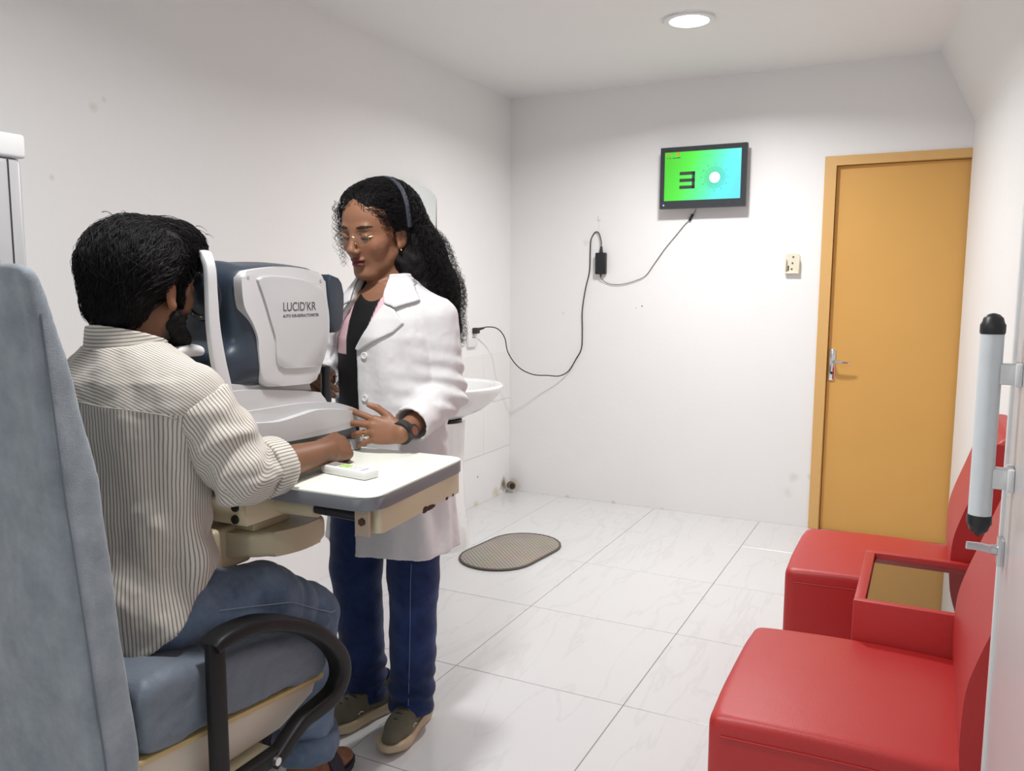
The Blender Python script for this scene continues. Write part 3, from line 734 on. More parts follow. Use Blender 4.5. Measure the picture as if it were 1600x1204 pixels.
tp = rcorner_poly([(0.52, 1.325), (1.352, 1.342), (1.312, 1.785), (0.50, 1.765)], [0.05, 0.055, 0.04, 0.05])
MB().prism(tp, TZ-0.004, TZ, 'z', bev=0.0015, seg=1).build('table_top', M_lam, us)
MB().prism(tp, TZ-0.032, TZ-0.0042, 'z', bev=0.002, seg=1).build('edge_band', M_band, us)
# metal skirt under the right edge
sk = MB(); sk.prism(rcorner_poly([(1.303, 1.385), (1.338, 1.387), (1.302, 1.775), (1.270, 1.773)], [0.004, 0.012, 0.008, 0.004]), TZ-0.088, TZ-0.033, 'z', bev=0.002, seg=1)
skirt = sk.build('side_rail', M_beige, us)
cp = MB()
for (yc, zc, ry, rz) in ((1.605, 0.7735, 0.030, 0.006), (1.585, 0.7745, 0.014, 0.008), (1.700, 0.7735, 0.008, 0.004), (1.735, 0.774, 0.004, 0.004)):
    xx = 1.338-(yc-1.387)*0.0928; cp.sphere((xx, yc, zc), 1.0, (0.0016, ry, rz), 10, 6)
cp = cp.build('paint_chip', mat('bare_rust', srgb(66, 44, 36), 0.8), skirt); cp['kind'] = 'stuff'
ep_ = MB(); ep_.box((1.286, 1.366, TZ-0.092), (1.324, 1.372, TZ-0.034), bev=0.001, seg=1); ep_.box((1.286, 1.366, TZ-0.094), (1.290, 1.41, TZ-0.090))
ep_ = ep_.build('end_plate', mat('bare_metal_plate', srgb(190, 172, 152), 0.4, 0.35), us)
MB().cyl((1.306, 1.3665, 0.800), (1.306, 1.361, 0.800), 0.0085, n=6).build('bolt', M_rustb, ep_)
MB().cyl((1.12, 1.40, 0.802), (1.286, 1.385, 0.803), 0.0105, n=16).build('sliding_rod', M_rod, us)
tu = MB()
prof_t = []
tu.lathe([(0.0175, 0.0), (0.0205, 0.0), (0.0205, 0.14), (0.0175, 0.14)], (0, 0, 0), 24)
Rm_ = Vector((0.999, -0.02, 0.03)).to_track_quat('Z', 'Y').to_matrix().to_4x4()
bmesh.ops.transform(tu.bm, matrix=Matrix.Translation((1.020, 1.405, 0.798)) @ Rm_, verts=tu.bm.verts[:])
tu.build('guide_tube', M_beige, us)
MB().box((1.03, 1.44, 0.800), (1.26, 1.47, 0.826)).build('cross_bar', M_beige2, us)
bk = MB().box((0.875, 1.302, 0.770), (1.048, 1.43, 0.824), bev=0.004).build('clamp_block', M_beige, us)
for (a, c) in ((0.934, 0.811), (1.017, 0.810), (0.932, 0.785), (1.016, 0.783)):
    MB().cyl((a, 1.3025, c), (a, 1.2975, c), 0.0105, 0.0095, n=16).build('screw_cap', M_blackp, bk)
# moulded swing arm under the table, carried by the column
ar = MB()
ap = rcorner_poly([(0.62, 1.325), (0.935, 1.318), (1.035, 1.330), (1.085, 1.42), (1.075, 1.545), (0.90, 1.56), (0.62, 1.50)], [0.03, 0.02, 0.05, 0.05, 0.04, 0.03, 0.03], 5)
ar.prism(ap, 0.685, 0.742, 'z', bev=0.014, seg=3)
ar.build('tray_arm', M_beige2, us)
MB().box((0.80, 1.285, 0.655), (0.965, 1.40, 0.752), bev=0.010, seg=3).build('arm_housing', M_beige2, us)
MB().box((0.915, 1.35, 0.742), (1.02, 1.47, 0.772), bev=0.004).build('arm_spacer', M_beige2, us)
sa = MB(); sa.prism(rcorner_poly([(0.35, 1.14), (0.46, 1.14), (0.68, 1.32), (0.68, 1.50), (0.56, 1.50), (0.34, 1.30)], [0.02]*6), 0.665, 0.745, 'z', bev=0.01, seg=2); sa.build('swing_arm', M_beige, us)
clm = MB().box((0.337, 1.155, 0.10), (0.437, 1.255, 1.575), bev=0.012, seg=3).build('column', M_alu, us)
MB().box((0.4365, 1.218, 0.12), (0.4376, 1.222, 1.57)).build('painted_reflection', M_rod, clm)  # dark strips paint vertical reflection lines onto the column
MB().box((0.4365, 1.185, 0.12), (0.4376, 1.187, 1.57)).build('painted_reflection', M_rod, clm)
MB().box((0.330, 1.148, 1.575), (0.444, 1.262, 1.630), bev=0.008, seg=3).build('column_cap', M_cap, us)
MB().box((0.20, 1.02, 0.0), (0.56, 1.38, 0.10), bev=0.02, seg=3).build('floor_base', M_beige, us)

# ------------------------------------------------------------------ autorefractor
M_mwhite = mat('machine_white', srgb(200, 200, 201), 0.32, bump=0.02, bscale=300)
M_mwhite2 = mat('machine_white_inset', srgb(192, 192, 193), 0.38)
M_mblue = mat('machine_dark_blue', srgb(44, 54, 66), 0.34)
M_mblue2 = mat('machine_deep_blue', srgb(26, 36, 48), 0.25)
M_mgrey = mat('machine_grey', srgb(168, 168, 168), 0.4)
M_mdark = mat('machine_underside', srgb(112, 114, 116), 0.45)
M_txt = mat('grey_print', srgb(72, 74, 78), 0.4)
MXC = 0.87
am = thing('eye_refractometer', (MXC, 1.55, TZ), 'white and dark blue eye testing machine with chin rest standing on the table', 'eye machine')
# dark blue measuring head
f = Field((0.71, 1.28, 1.02), (1.03, 1.70, 1.36), 0.005)
f.rbox((MXC, 1.515, 1.195), (0.118, 0.150, 0.135), 0.045)
f.ell((MXC, 1.53, 1.288), (0.100, 0.19, 0.052), k=0.03)
f.ell((MXC, 1.40, 1.265), (0.085, 0.040, 0.070), k=0.03)
f.rbox((MXC, 1.42, 1.10), (0.105, 0.085, 0.05), 0.03, k=0.03)
f.all(lambda F_, X, Y, Z: np.maximum(F_, 1.052-Z))
V, Fc = f.mesh(2); head_m = from_arrays('measuring_head', V, Fc, M_mblue, am)
# eyepiece ring facing the patient
rg = MB(); rg.lathe([(0.040, 0.0), (0.058, 0.0), (0.060, 0.010), (0.056, 0.016), (0.046, 0.017), (0.040, 0.006)], (0, 0, 0), 32)
bmesh.ops.transform(rg.bm, matrix=Matrix.Translation((MXC+0.01, 1.372, 1.265)) @ Matrix.Rotation(math.pi/2, 4, 'X'), verts=rg.bm.verts[:])
ring = rg.build('eyepiece_ring', M_mblue2, am)
MB().cyl((MXC+0.01, 1.372, 1.265), (MXC+0.01, 1.362, 1.265), 0.040, n=28).build('lens', mat('lens_glass', (0.01, 0.012, 0.016, 1), 0.05), ring)
ld_ = MB()
for i in range(12):
    t = 2*math.pi*i/12; ld_.sphere((MXC+0.01+0.049*math.cos(t), 1.355, 1.265+0.049*math.sin(t)), 0.0022, u=8, v=6)
q = ld_.build('ring_lamp', mat('amber_led', (0.5, 0.3, 0.1, 1), 0.4), ring); q['kind'] = 'stuff'
# white side shells, both sides
panel = [(1.371, 1.317), (1.435, 1.326), (1.493, 1.331), (1.555, 1.329), (1.636, 1.318), (1.647, 1.304), (1.651, 1.258), (1.660, 1.213), (1.659, 1.168), (1.641, 1.115), (1.622, 1.085), (1.612, 1.049), (1.52, 1.052), (1.418, 1.056), (1.412, 1.131), (1.411, 1.172), (1.396, 1.204), (1.372, 1.237), (1.367, 1.262), (1.365, 1.300)]
def round_poly(P, n=3):
    P = [np.array(p) for p in P]
    for _ in range(n-1):
        Q = []
        for i in range(len(P)):
            a, c = P[i], P[(i+1) % len(P)]; Q.append(a*0.8+c*0.2); Q.append(a*0.2+c*0.8)
        P = Q
    return [tuple(p) for p in P]
inner = [(1.406, 1.304), (1.463, 1.308), (1.554, 1.301), (1.632, 1.286), (1.640, 1.245), (1.647, 1.2), (1.645, 1.159), (1.630, 1.106), (1.608, 1.090), (1.527, 1.092), (1.466, 1.098), (1.463, 1.136), (1.463, 1.169), (1.447, 1.211), (1.434, 1.248), (1.419, 1.284)]
for s_ in (1, -1):
    sh = MB().prism(round_poly(panel), MXC+s_*0.100, MXC+s_*0.124, 'x', bev=0.009, seg=4).build('side_shell', M_mwhite, am)
    ins = MB().prism(round_poly(inner), MXC+s_*0.120, MXC+s_*0.1285, 'x', bev=0.005, seg=3).build('raised_panel', M_mwhite2, sh)
    for (a, c) in ((1.385, 1.305), (1.628, 1.299)):
        MB().cyl((MXC+s_*0.1235, a, c), (MXC+s_*0.1248, a, c), 0.004, n=12).build('screw_plug', M_mgrey, sh)
    if s_ == 1: lab = ins
# lettering on the side facing the room
def side_text(body, y, z, size, sx, sp=1.0):
    Mx = Matrix.Translation((MXC+0.1287, y, z)) @ Matrix(((0, 0, 1, 0), (1, 0, 0, 0), (0, 1, 0, 0), (0, 0, 0, 1)))
    return text_mesh('lettering', body, size, Mx, M_txt, lab, 0.0004, sp, sx)
side_text("LUCID'KR", 1.487, 1.2225, 0.0290, 0.92, 1.0)
side_text('AUTO KER-REFRACTOMETER', 1.487, 1.2115, 0.0098, 0.98, 1.0)
# operator screen at the back
sp_ = [(1.660, 1.318), (1.715, 1.304), (1.722, 1.257), (1.712, 1.180), (1.701, 1.170), (1.668, 1.169)]
mo = MB().prism(round_poly(sp_, 2), MXC-0.112, MXC+0.122, 'x', bev=0.006, seg=3).build('operator_screen', M_mblue, am)
# neck, decks and base
MB().prism([(1.33, 1.030), (1.33, 1.072), (1.60, 1.060), (1.61, 1.028)], MXC-0.100, MXC+0.106, 'x', bev=0.006).build('neck', M_mgrey, am)
deck = curve_pts([(1.318, 1.058), (1.40, 1.054), (1.50, 1.042), (1.60, 1.028), (1.638, 1.020)], 4)+curve_pts([(1.648, 1.004), (1.66, 0.985), (1.66, 0.96)], 2)+[(1.312, 0.96), (1.312, 1.04)]
MB().prism(deck, MXC-0.112, MXC+0.115, 'x', bev=0.008, seg=3).build('slide_deck', M_mwhite, am)
mid = curve_pts([(1.318, 1.010), (1.400, 1.008), (1.461, 1.007), (1.555, 1.005), (1.656, 0.995), (1.725, 0.978), (1.772, 0.960), (1.785, 0.945)], 4)+[(1.77, 0.93), (1.32, 0.93)]
MB().prism(mid, MXC-0.120, MXC+0.122, 'x', bev=0.010, seg=3).build('upper_base', M_mwhite, am)
low = curve_pts([(1.312, 0.988), (1.376, 0.983), (1.451, 0.976), (1.525, 0.981), (1.591, 0.985), (1.696, 0.972), (1.755, 0.958), (1.778, 0.945), (1.772, 0.930)], 4)+curve_pts([(1.752, 0.922), (1.659, 0.921), (1.555, 0.922), (1.461, 0.926), (1.397, 0.935), (1.32, 0.945)], 3)
MB().prism(low, MXC-0.138, MXC+0.142, 'x', bev=0.012, seg=4).build('base_shell', M_mwhite, am)
foot = [(1.345, 0.944), (1.46, 0.930), (1.76, 0.926), (1.768, 0.905), (1.75, 0.866), (1.36, 0.866)]
MB().prism(foot, MXC-0.118, MXC+0.122, 'x', bev=0.006).build('base_foot', M_mdark, am)
for (a, c) in ((MXC+0.085, 1.40), (MXC-0.085, 1.40), (MXC+0.085, 1.725), (MXC-0.085, 1.725)):
    MB().cyl((a, c, TZ+0.0003), (a, c, 0.868), 0.020, n=16).build('rubber_foot', M_blackrub, am)
MB().cyl((MXC+0.125, 1.742, TZ+0.002), (MXC+0.125, 1.742, TZ+0.030), 0.022, 0.020, n=20).build('lock_knob', M_mgrey, am)
# joystick
js = MB(); js.lathe([(0.013, 0.985), (0.0145, 1.0), (0.0125, 1.03), (0.0125, 1.055), (0.014, 1.07), (0.012, 1.080), (0.003, 1.083)], (MXC+0.075, 1.70, 0), 18)
js.build('joystick', M_blackp, am)
bt = MB()
for i, (a, c) in enumerate(((0.045, 1.735), (0.065, 1.738), (0.085, 1.736))): bt.box((MXC+a-0.006, c-0.004, 0.966), (MXC+a+0.006, c+0.004, 0.9755), bev=0.001, seg=1)
bt = bt.build('key_print', M_txt, am); bt['kind'] = 'stuff'
# head rest frame with forehead band, chin rest
hw = 0.130
path = [(MXC+hw, 1.312, 0.985), (MXC+hw, 1.300, 1.06), (MXC+hw, 1.284, 1.13), (MXC+hw, 1.274, 1.20), (MXC+hw, 1.272, 1.27), (MXC+hw-0.001, 1.272, 1.318), (MXC+hw-0.012, 1.276, 1.342), (MXC+hw-0.04, 1.296, 1.352), (MXC+0.04, 1.316, 1.354),
        (MXC-0.04, 1.316, 1.354), (MXC-hw+0.04, 1.296, 1.352), (MXC-hw+0.012, 1.270, 1.342), (MXC-hw+0.001, 1.272, 1.318), (MXC-hw, 1.272, 1.27), (MXC-hw, 1.274, 1.20), (MXC-hw, 1.284, 1.13), (MXC-hw, 1.300, 1.06), (MXC-hw, 1.312, 0.985)]
hr = MB().tube(curve_pts(path, 5), [0.008]*3, n=16, rx=[0.019, 0.017, 0.013, 0.012, 0.012, 0.012, 0.013, 0.017, 0.019], up=(0, 1, 0.05)).build('headrest_frame', M_mwhite, am)
fb = curve_pts([(MXC-0.118, 1.278, 1.330), (MXC-0.06, 1.306, 1.332), (MXC, 1.314, 1.333), (MXC+0.06, 1.306, 1.332), (MXC+0.118, 1.278, 1.330)], 5)
MB().tube(fb, 0.008, n=12, rx=0.018, up=(0, 0, 1)).build('forehead_band', M_blackrub, am)
f = Field((0.77, 1.20, 1.10), (0.97, 1.37, 1.19), 0.004)
f.rbox((MXC, 1.285, 1.143), (0.055, 0.040, 0.010), 0.009); f.ell((MXC, 1.285, 1.150), (0.060, 0.050, 0.012), k=0.01)
f.ell((MXC, 1.270, 1.168), (0.040, 0.045, 0.020), k=0.006, mode='sub')
V, Fc = f.mesh(1); from_arrays('chin_rest', V, Fc, M_white, am)
MB().cyl((MXC, 1.30, 1.135), (MXC, 1.32, 0.99), 0.012, n=16).build('chin_rest_post', M_blackp, am)

# ------------------------------------------------------------------ remote control on the table
rc = thing('remote_control', (1.16, 1.50, TZ), 'small white remote control with green buttons lying on the table top', 'remote control')
Rr = Matrix.Rotation(math.radians(-8), 3, 'Z'); c0 = Vector((1.172, 1.497, TZ))
RC = Vector((1.178, 1.492, 0))
def rbx(name, lo, hi, m, par, bev=0.0, seg=2):
    lo = Vector(lo)+Vector((RC.x, RC.y, TZ)); hi = Vector(hi)+Vector((RC.x, RC.y, TZ))
    return MB().box(lo, hi, bev, seg, rot=Matrix.Rotation(math.radians(-8), 3, 'Z'), piv=(RC.x, RC.y, TZ)).build(name, m, par)
body_r = rbx('body', (-0.070, -0.023, 0.0004), (0.070, 0.023, 0.019), M_white, rc, 0.004)
rbx('display', (-0.060, -0.014, 0.0185), (-0.030, 0.014, 0.0197), mat('grey_display', srgb(140, 142, 138), 0.3), rc)
M_grn = mat('green_button', srgb(150, 200, 40), 0.4)
for (a, c, w_, d_) in ((-0.018, 0.006, 0.007, 0.005), (-0.018, -0.008, 0.006, 0.004), (-0.003, 0.006, 0.005, 0.005), (-0.003, -0.006, 0.006, 0.004)):
    rbx('button', (a-w_, c-d_, 0.0185), (a+w_, c+d_, 0.0200), M_grn, rc, 0.001, 1)
for a in (0.014, 0.026):
    for c in (-0.008, 0.006): rbx('button', (a-0.004, c-0.004, 0.0185), (a+0.004, c+0.004, 0.0197), M_mwhite2, rc, 0.001, 1)
rbx('blue_print', (0.046, -0.012, 0.0185), (0.050, 0.012, 0.0194), mat('blue_print', srgb(90, 110, 190), 0.4), rc)

# ------------------------------------------------------------------ patient chair
M_cover, nt, b, N, L = node_mat('blue_grey_cover')
b.inputs['Roughness'].default_value = 0.85; b.inputs['Sheen Weight'].default_value = 0.25; b.inputs['Specular IOR Level'].default_value = 0.2
tc = N.new('ShaderNodeTexCoord')
nz = N.new('ShaderNodeTexNoise'); nz.inputs['Scale'].default_value = 14; nz.inputs['Detail'].default_value = 8; nz.inputs['Roughness'].default_value = 0.7; L.new(tc.outputs['Object'], nz.inputs['Vector'])
rp = N.new('ShaderNodeValToRGB'); e = rp.color_ramp.elements; e[0].position = 0.3; e[0].color = srgb(114, 122, 129); e[1].position = 0.72; e[1].color = srgb(143, 150, 157)
L.new(nz.outputs['Fac'], rp.inputs['Fac']); L.new(rp.outputs['Color'], b.inputs['Base Color'])
n2 = N.new('ShaderNodeTexNoise'); n2.inputs['Scale'].default_value = 420; L.new(tc.outputs['Object'], n2.inputs['Vector'])
bpn = N.new('ShaderNodeBump'); bpn.inputs['Strength'].default_value = 0.35; bpn.inputs['Distance'].default_value = 0.002; L.new(n2.outputs['Fac'], bpn.inputs['Height']); L.new(bpn.outputs['Normal'], b.inputs['Normal'])
M_cover2 = mat('slate_seat_cover', srgb(96, 106, 118), 0.55, var=0.16, vscale=14, bump=0.3, bscale=90, sheen=0.2)
ch = thing('patient_chair', (0.86, 1.15, 0), 'patient chair in a blue grey cloth cover with black loop armrests', 'chair')
CXL, CXR = 0.615, 1.105
def chair_back(X, Y, Z):
    zc = np.clip(Z, 0.3, 1.4)
    yr = np.interp(zc.ravel(), [0.35, 0.45, 0.86, 1.27, 1.33], [0.885, 0.884, 0.868, 0.835, 0.825]).astype(np.float32)[None, None, :]
    yf = np.interp(zc.ravel(), [0.35, 0.48, 0.95, 1.17, 1.27, 1.33], [0.972, 0.968, 0.948, 0.902, 0.872, 0.850]).astype(np.float32)[None, None, :]
    yc = (yr+yf)/2; hy = (yf-yr)/2
    wob = 0.004*np.sin(9*X+6*Z)*np.sin(5*Z+2)+0.003*np.sin(24*X+3*np.sin(4*Z))*np.exp(-np.maximum(Z-0.3, 0)*0.4)
    crease = 0.010*np.exp(-((X-1.049-0.02*np.sin(3*Z))**2)/0.0004-((Z-1.23)**2)/0.006)
    qx = np.abs(X-(CXL+CXR)/2+0.036*np.clip((Z-0.45)/0.45, 0, 1))-((CXR-CXL)/2-0.022)-0.012*np.clip((1.0-Z), 0, 1)*0.5
    qy = np.abs(Y-yc)-(hy-0.020)+wob+crease+0*X; qz = np.maximum(Z-1.305+0.05*((X-0.86)/0.25)**4*0.3, 0.385-Z)
    o = np.sqrt(np.maximum(qx, 0)**2+np.maximum(qy, 0)**2+np.maximum(qz, 0)**2)
    return o+np.minimum(np.maximum(np.maximum(qx, qy), qz), 0)-0.020
f = Field((0.56, 0.77, 0.34), (1.16, 1.02, 1.38), 0.007); f.op(chair_back, (0.58, 0.79, 0.36), (1.14, 1.0, 1.36), 0.0)
V, Fc = f.mesh(1); nb = vnormals(V, Fc)
V = V+nb*(0.0035*noise3(V*np.array([1.6, 1, 0.5]), 14, 3))[:, None]
backrest = from_arrays('backrest', V, Fc, M_cover, ch)
M_seam = mat('cover_seam', srgb(92, 102, 112), 0.85)
sm_ = [(CXR+0.000-0.036*min(1, max(0, (z-0.45)/0.45)), np.interp(z, [0.35, 0.45, 0.86, 1.27, 1.33], [0.897, 0.896, 0.880, 0.850, 0.842]), z) for z in np.linspace(0.40, 1.24, 14)]
MB().tube(sm_, 0.0016, n=6).build('seam', M_seam, backrest)
f = Field((0.58, 0.90, 0.33), (1.14, 1.56, 0.62), 0.007)
def seat_fn(X, Y, Z):
    zt = np.interp(Y.ravel(), [0.95, 1.1, 1.3, 1.47], [0.568, 0.558, 0.53, 0.488]).astype(np.float32)[None, :, None]
    zb = np.interp(Y.ravel(), [0.95, 1.47], [0.425, 0.372]).astype(np.float32)[None, :, None]
    zc = (zt+zb)/2; hz = (zt-zb)/2
    wob = 0.004*np.sin(20*Y+8*X)*np.sin(14*X)+0.003*np.sin(33*Y-10*X)
    qx = np.abs(X-0.86)-(0.245-0.03); qy = np.abs(Y-1.235)-(0.265-0.03); qz = np.abs(Z-zc)-(hz-0.03)+wob
    o = np.sqrt(np.maximum(qx, 0)**2+np.maximum(qy, 0)**2+np.maximum(qz, 0)**2)
    return o+np.minimum(np.maximum(np.maximum(qx, qy), qz), 0)-0.03
f.op(seat_fn, (0.6, 0.95, 0.36), (1.12, 1.52, 0.60), 0.0)
V, Fc = f.mesh(1); nb = vnormals(V, Fc); V = V+nb*(0.005*noise3(V, 20, 5)+0.002*noise3(V, 60, 6))[:, None]
from_arrays('seat', V, Fc, M_cover2, ch)
pn = MB(); pn.prism([(0.97, 0.30), (0.965, 0.418), (1.48, 0.366), (1.46, 0.33), (1.35, 0.295)], 0.64, 1.085, 'x', bev=0.012, seg=3); pn.build('seat_pan', mat('ivory_plastic', srgb(206, 196, 180), 0.4), ch)
MB().prism([(0.962, 0.412), (0.965, 0.424), (1.487, 0.371), (1.484, 0.360)], 0.63, 1.096, 'x', bev=0.003).build('seat_board', mat('plywood_edge', srgb(190, 168, 118), 0.6), ch)
M_armp = mat('black_arm_plastic', (0.006, 0.006, 0.007, 1), 0.5, spec=0.3, bump=0.05, bscale=200)
for s_ in (1, -1):
    ax = 0.86+s_*0.262
    a_ = MB()
    a_.tube([(ax+s_*0.004, 1.128, 0.29), (ax+s_*0.004, 1.128, 0.600)], 0.010, n=16, rx=0.021, up=(0, 1, 0)); a_.build('arm_post', M_armp, ch)
    loop = [(1.118, 0.588), (1.138, 0.596), (1.183, 0.598), (1.246, 0.590), (1.322, 0.562), (1.398, 0.520), (1.458, 0.470), (1.500, 0.416), (1.508, 0.366), (1.478, 0.332), (1.424, 0.322), (1.376, 0.318), (1.335, 0.300), (1.298, 0.278), (1.272, 0.266)]
    pts_ = [(ax+s_*0.004*math.sin(i/14*math.pi), y, z) for i, (y, z) in enumerate(loop)]
    lp = MB().tube(curve_pts(pts_, 4), [0.012, 0.016, 0.017, 0.017, 0.018, 0.022, 0.021, 0.018, 0.016, 0.015], n=20, rx=[0.026, 0.028, 0.028, 0.026, 0.024, 0.022, 0.021, 0.020, 0.020, 0.020], up=(1, 0, 0)).build('arm_loop', M_armp, ch)
    MB().box((ax-0.018, 1.085, 0.262), (ax+0.014, 1.33, 0.292), bev=0.004).build('arm_bracket', M_armp, ch)
    for yy in (1.15, 1.272):
        MB().cyl((ax+s_*0.010, yy, 0.276), (ax+s_*0.024, yy, 0.276), 0.009, n=12).build('bolt', M_steel, ch)
MB().box((0.60, 1.16, 0.262), (1.12, 1.30, 0.285), bev=0.003).build('cross_plate', M_beige, ch)
MB().lathe([(0.055, 0.03), (0.055, 0.29), (0.075, 0.298)], (0.86, 1.20, 0), 28).build('lift_column', M_steel, ch)
MB().lathe([(0.28, 0.0005), (0.28, 0.018), (0.26, 0.032), (0.06, 0.045), (0.03, 0.045)], (0.86, 1.12, 0), 40).build('round_base', M_beige, ch)
# ------------------------------------------------------------------ people: shared tools
def A(*v): return np.array(v, float)
def unit(v): v = np.asarray(v, float); return v/np.linalg.norm(v)
def sample(f, P):
    q = (P-f.lo)/f.h; q = np.clip(q, 0, f.n-1.001); i = q.astype(int); t = q-i
    r = 0
    for a in (0, 1):
        for b_ in (0, 1):
            for c in (0, 1):
                w = (t[:, 0] if a else 1-t[:, 0])*(t[:, 1] if b_ else 1-t[:, 1])*(t[:, 2] if c else 1-t[:, 2])
                r = r+w*f.F[i[:, 0]+a, i[:, 1]+b_, i[:, 2]+c]
    return r
def grad(f, P):
    h = f.h
    g_ = np.stack([sample(f, P+np.eye(3)[i]*h)-sample(f, P-np.eye(3)[i]*h) for i in range(3)], 1)
    return g_/np.maximum(np.linalg.norm(g_, axis=1), 1e-9)[:, None]
def strands_mesh(S, r0, r1, sides=3):
    """S (n,m,3) -> tube mesh arrays"""
    n, m, _ = S.shape
    T = np.gradient(S, axis=1); T /= np.maximum(np.linalg.norm(T, axis=2), 1e-9)[..., None]
    ref = np.where(np.abs(T[..., 2:3]) < 0.9, A(0, 0, 1), A(1, 0, 0))
    a = np.cross(T, ref); a /= np.maximum(np.linalg.norm(a, axis=2), 1e-9)[..., None]; b_ = np.cross(T, a)
    rad = np.linspace(1, 0, m)[None, :, None]*(r0-r1)+r1
    V = np.stack([S+rad*(a*math.cos(2*math.pi*k/sides)+b_*math.sin(2*math.pi*k/sides)) for k in range(sides)], 2)   # n,m,sides,3
    idx = np.arange(n*m*sides).reshape(n, m, sides)
    F = []
    for k in range(sides):
        k2 = (k+1) % sides
        F.append(np.stack([idx[:, :-1, k], idx[:, :-1, k2], idx[:, 1:, k2], idx[:, 1:, k]], -1).reshape(-1, 4))
    return V.reshape(-1, 3), np.concatenate(F)
def poly2d(PX_, PZ_, poly):
    """signed distance to polygon in 2D arrays"""
    P = np.array(poly, float); d = np.full(np.broadcast(PX_, PZ_).shape, 1e9); inside = np.zeros(d.shape, bool)
    for i in range(len(P)):
        a, b_ = P[i], P[(i+1) % len(P)]; e_ = b_-a; wx, wz = PX_-a[0], PZ_-a[1]
        t = np.clip((wx*e_[0]+wz*e_[1])/(e_@e_), 0, 1); d = np.minimum(d, (wx-t*e_[0])**2+(wz-t*e_[1])**2)
        cond = ((a[1] > PZ_) != (b_[1] > PZ_)) & (PX_ < (b_[0]-a[0])*(PZ_-a[1])/(b_[1]-a[1]+1e-12)+a[0]); inside ^= cond
    return np.where(inside, -1, 1)*np.sqrt(d)

def head_sdf(f, O, R, s, male=False):
    W_ = lambda x, y, z: np.asarray(O)+np.asarray(R)@(A(x, y, z)*s)
    E = lambda c, r, k, mode='add', RR=None: f.ell(W_(*c), A(*r)*s, R if RR is None else RR, k*s, mode)
    E((0, -.018, .030), (.074, .094, .084), .02); E((0, .034, .036), (.059, .050, .058), .03)
    E((0, .030, -.035), (.055, .058, .078), .03)
    for q in (1, -1):
        f.cone(W_(q*.049, -.008, -.052), W_(q*.018, .060, -.098), (.021 if male else .018)*s, .015*s, .022*s)
        E((q*.041, .050, -.026), (.022, .024, .022), .02)
    E((0, .071, -.101), (.020, .016, .014), .016)
    f.cone(W_(-.034, .0775, .021), W_(.034, .0775, .021), .010*s, .010*s, .012*s)
    for q in (1, -1):
        E((q*.032, .098, .003), (.018, .016, .0105), .010, 'sub')
        E((q*.032, .0740, .002), (.0150, .0140, .0125), .003)
    f.cone(W_(0, .080, .016), W_(0, .105, -.028), .0078*s, .0090*s, .012*s)
    E((0, .1065, -.033), (.0098, .0100, .0088), .007)
    for q in (1, -1): E((q*.0115, .098, -.0365), (.0078, .0095, .0070), .005)
    E((0, .0870, -.0590), (.0215, .0100, .0058), .006); E((0, .0860, -.0715), (.0185, .0105, .0070), .006)
    E((0, .101, -.0652), (.024, .014, .0012), .003, 'sub')
    for q in (1, -1):
        ca, sa = math.cos(q*.35), math.sin(q*.35)
        RR = np.asarray(R)@np.array([[ca, -sa, 0], [sa, ca, 0], [0, 0, 1]])
        E((q*.0775, -.012, -.014), (.0055, .0185, .031), .006, RR=RR)
        E((q*.0845, -.008, -.012), (.006, .010, .018), .004, 'sub', RR=RR)
        E((q*.0745, -.004, -.038), (.006, .009, .010), .004)
    return W_

FINGERS = [(.0265, .088, .000, (.042, .025, .020), .0090), (.0085, .092, .003, (.046, .029, .021), .0092), (-.0105, .087, .001, (.042, .027, .021), .0087), (-.0285, .078, -.004, (.033, .020, .018), .0078)]
def hand_sdf(f, wrist, R, side, curls, spread=(.10, .02, -.06, -.16), thumb=None, s=1.0):
    """R columns: x thumb side for a left hand, y along the fingers, z back of the hand; side +1 left, -1 right"""
    R = np.asarray(R); O = np.asarray(wrist, float)
    W_ = lambda p: O+R@(A(side*p[0], p[1], p[2])*s)
    info = []
    for i, (x, y, z, ln, r) in enumerate(FINGERS):
        f.cone(W_((x*.55, .004, -.002)), W_((x, y-.012, z-.001)), .0135*s, .0118*s, .012*s)
    f.ell(W_((0, .045, -.006)), A(.034, .040, .013)*s, R@np.diag([side, 1, 1]), .012*s)
    f.ell(W_((.020, .030, -.012)), A(.016, .028, .014)*s, R@np.diag([side, 1, 1]), .012*s)
    for i, (x, y, z, ln, r) in enumerate(FINGERS):
        p = A(x, y-.006, z); a = 0.0; sp_ = spread[i]; ydir = A(math.sin(sp_), math.cos(sp_), 0)
        rr = [r*1.08, r, r*.92, r*.80]; pts = [p]
        for j in range(3):
            a += curls[i][j]; d = ydir*math.cos(a)+A(0, 0, -1)*math.sin(a); p = p+d*ln[j]; pts.append(p)
        for j in range(3): f.cone(W_(pts[j]), W_(pts[j+1]), rr[j]*s, rr[j+1]*s, .0022*s if j else .006*s)
        info.append([W_(q) for q in pts])
    th = thumb or [(.020, .020, -.010), (.046, .046, -.018), (.057, .076, -.022), (.058, .102, -.022)]
    for j, (r0, r1) in enumerate(((.0150, .0115), (.0112, .0100), (.0100, .0080))): f.cone(W_(th[j]), W_(th[j+1]), r0*s, r1*s, .008*s if j == 0 else .003*s)
    info.append([W_(q) for q in th])
    return info

